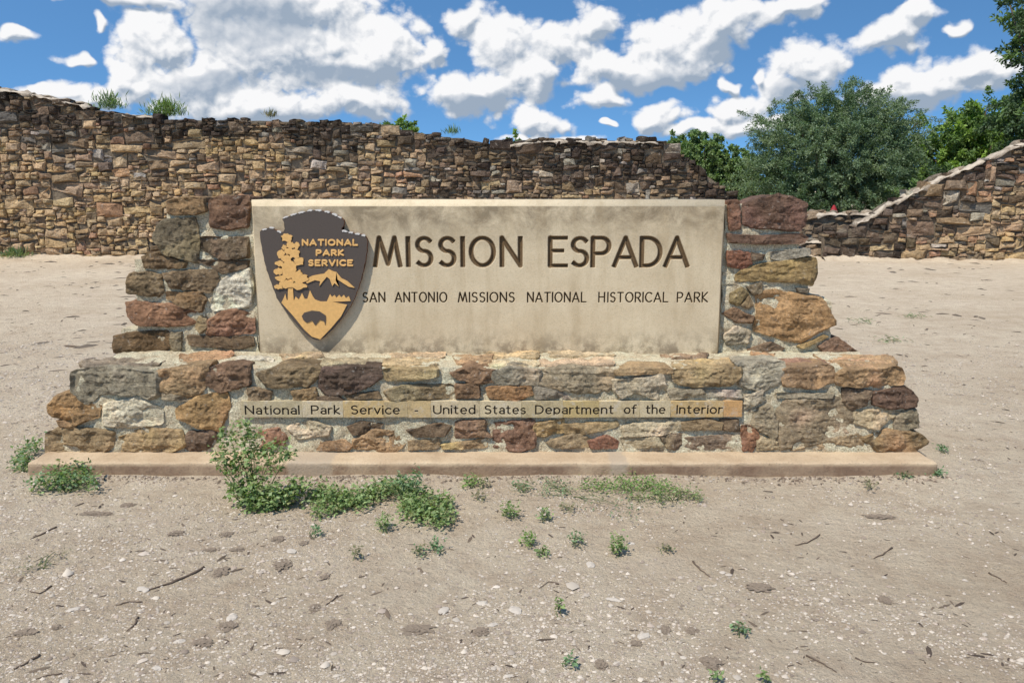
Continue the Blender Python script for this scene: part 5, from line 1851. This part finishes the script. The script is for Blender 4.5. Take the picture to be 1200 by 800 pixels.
for k, (lb, pts, r_) in enumerate([
    ('long dark stick lying left below the tall weed', [(240, 664), (222, 673), (200, 681), (175, 689)], 2.6), ('forked dark twig on the gravel at left', [(166, 704), (150, 704), (136, 708)], 1.4),
    ('short bent stick on the gravel at lower left', [(161, 722), (157, 730), (148, 737)], 1.6), ('thick dark stick near the bottom left corner', [(48, 767), (32, 776), (17, 784)], 2.4),
    ('thin twig along the bottom left edge', [(72, 787), (55, 790), (42, 794)], 1.5), ('twig below the left weed clump', [(66, 617), (52, 625), (36, 632)], 1.6),
    ('crooked twig at the left edge of the dirt', [(60, 686), (48, 695), (35, 692)], 1.4), ('thin twig lying beside the withered sprig', [(396, 696), (388, 702), (382, 707)], 1.5),
    ('thin curved twig on the right dirt', [(962, 624 + 0), (945, 634), (932, 637)], 1.3), ('slanting twig right of the footing weeds', [(812, 658), (822, 668), (832, 676)], 1.5),
    ('thin twig near the bottom right', [(945, 768), (965, 778), (980, 788)], 1.4), ('short twig on the pale dirt beside the left pier', [(76, 405), (90, 406), (112, 404)], 1.6),
    ('dark fallen twig on the right dirt', [(1046, 640), (1034, 648), (1024, 652)], 1.3), ('arched twig in the dirt right of centre', [(655, 684), (643, 681), (632, 688)], 1.3),
    ('straight thin twig on the dirt at far right', [(1158, 668), (1172, 676), (1180, 680)], 1.3), ('short twig above the bottom edge at right', [(1002, 796 - 26), (1012, 775), (1026, 776)], 1.3)]):
    stick(lb, pts, r_ * .8, 700 + k)

# gravel: pale grit and small stones, and fine dark bits, over the near ground
def scatter(name, label, n, seed, size, cols, flat, yr, bias, stretch=1.0, patch=True):
    rg = np.random.default_rng(seed)
    base = np.array([(1, 0, 0), (.5, .87, .1), (-.5, .8, 0), (-1, .05, 0), (-.45, -.85, .1), (.55, -.8, 0), (.15, .1, .9), (0, 0, -.4)])
    fc = np.array([(0, 1, 6), (1, 2, 6), (2, 3, 6), (3, 4, 6), (4, 5, 6), (5, 0, 6)])
    X, Y = [], []
    got = 0
    while got < n:
        m_ = n * 2
        y = yr[0] + (yr[1] - yr[0]) * rg.random(m_) ** bias
        x = rg.uniform(-.72, .72, m_) * y + rg.normal(size=m_) * .1
        ok = ~((y > 4.32) & (y < 6.0) & (x > -2.6) & (x < 2.3))
        if patch:
            dens = np.array([MN.noise(Vector((a * 1.3, b_ * 1.3, seed))) + .6 * MN.noise(Vector((a * 4, b_ * 4, seed + 3))) for a, b_ in zip(x, y)])
            ok &= rg.random(m_) < np.clip(.45 + dens * .9 - .12 * np.clip(x, -1, 2), .05, 1)
        X.append(x[ok]); Y.append(y[ok])
        got += int(ok.sum())
    x, y = np.concatenate(X)[:n], np.concatenate(Y)[:n]
    r_ = size * np.exp(rg.normal(size=n) * .45) * (0.75 + y * .075)
    th = rg.uniform(0, 2 * math.pi, n)
    z = np.array([ground_z(a, b_) for a, b_ in zip(x, y)])
    B = base[None] * (1 + rg.normal(size=(n, 8, 1)) * .18)
    B = B * r_[:, None, None] * np.stack([np.full(n, stretch), np.ones(n), flat * rg.uniform(.6, 1.4, n)], 1)[:, None, :]
    ca, sa = np.cos(th)[:, None], np.sin(th)[:, None]
    Vx = B[..., 0] * ca - B[..., 1] * sa + x[:, None]
    Vy = B[..., 0] * sa + B[..., 1] * ca + y[:, None]
    Vz = B[..., 2] + z[:, None] + (r_ * flat * .12)[:, None]
    V = np.stack([Vx, Vy, Vz], -1).reshape(-1, 3)
    Fc = (fc[None] + (np.arange(n) * 8)[:, None, None]).reshape(-1, 3)
    C = np.array(cols)[rg.integers(0, len(cols), n)] * rg.uniform(.75, 1.2, (n, 1))
    o = link(name, mesh_np(name, V, Fc, np.repeat(C, 8, 0)), None, M['gravel'])
    o['kind'] = 'stuff'
    o['label'] = label
    o['category'] = 'gravel'
    return o


scatter('gravel', 'fine pale grit and small stones strewn over the dirt', 60000, 801, .0034, [(.46, .395, .32), (.43, .36, .29), (.49, .415, .335), (.34, .275, .22), (.48, .41, .33), (.26, .205, .16)], .7, (1.9, 8.5), 1.5)
scatter('pebbles', 'scattered larger pale pebbles and chips in the dirt', 1300, 802, .0055, [(.45, .385, .31), (.50, .43, .355), (.38, .31, .245), (.31, .245, .19)], .65, (1.9, 9.0), 1.4)
scatter('plant_litter', 'fine dark scraps of dead plant matter on the dirt', 2600, 803, .0030, [(.10, .075, .055), (.14, .105, .075), (.075, .055, .042)], .5, (1.9, 10.0), 1.3, stretch=4.0)
scatter('plant_litter', 'sparse dark scraps dotting the far dirt', 900, 804, .010, [(.13, .10, .075), (.17, .135, .10)], .4, (6.0, 18.5), 1.0, stretch=3.0)


def foot_crumbs():
    """crumbs of soil and dead leaf washed up against the footing"""
    rg = np.random.default_rng(91)
    A = Acc()
    for k in range(1500):
        x = rg.uniform(-2.6, 2.3)
        if MN.noise(Vector((x * 1.7, 3, 1))) + .5 * MN.noise(Vector((x * 6, 3, 1))) < rg.uniform(-.55, .35): continue
        y = 4.325 - abs(rg.normal()) * .045
        r_ = rg.uniform(.003, .011)
        th = rg.uniform(0, 6.28)
        V = []
        for q in range(6):
            a = q * math.pi / 3
            px_, py_ = r_ * rg.uniform(.6, 1.4) * math.cos(a) * 1.6, r_ * rg.uniform(.6, 1.2) * math.sin(a)
            V.append((x + px_ * math.cos(th) - py_ * math.sin(th), y + px_ * math.sin(th) + py_ * math.cos(th), ground_z(x, y) - .001))
        V.append((x, y, ground_z(x, y) + r_ * rg.uniform(.5, 1.1)))
        c = np.array([(.17, .125, .09), (.24, .185, .135), (.36, .29, .22), (.12, .09, .065)][rg.integers(0, 4)]) * rg.uniform(.8, 1.2)
        A.add(V, [(q, (q + 1) % 6, 6) for q in range(6)], c)
    o = A.obj('soil_crumbs', None, M['gravel'])
    o['kind'] = 'stuff'
    o['label'] = 'crumbs of soil and dead leaf along the front of the footing'
    o['category'] = 'litter'


foot_crumbs()
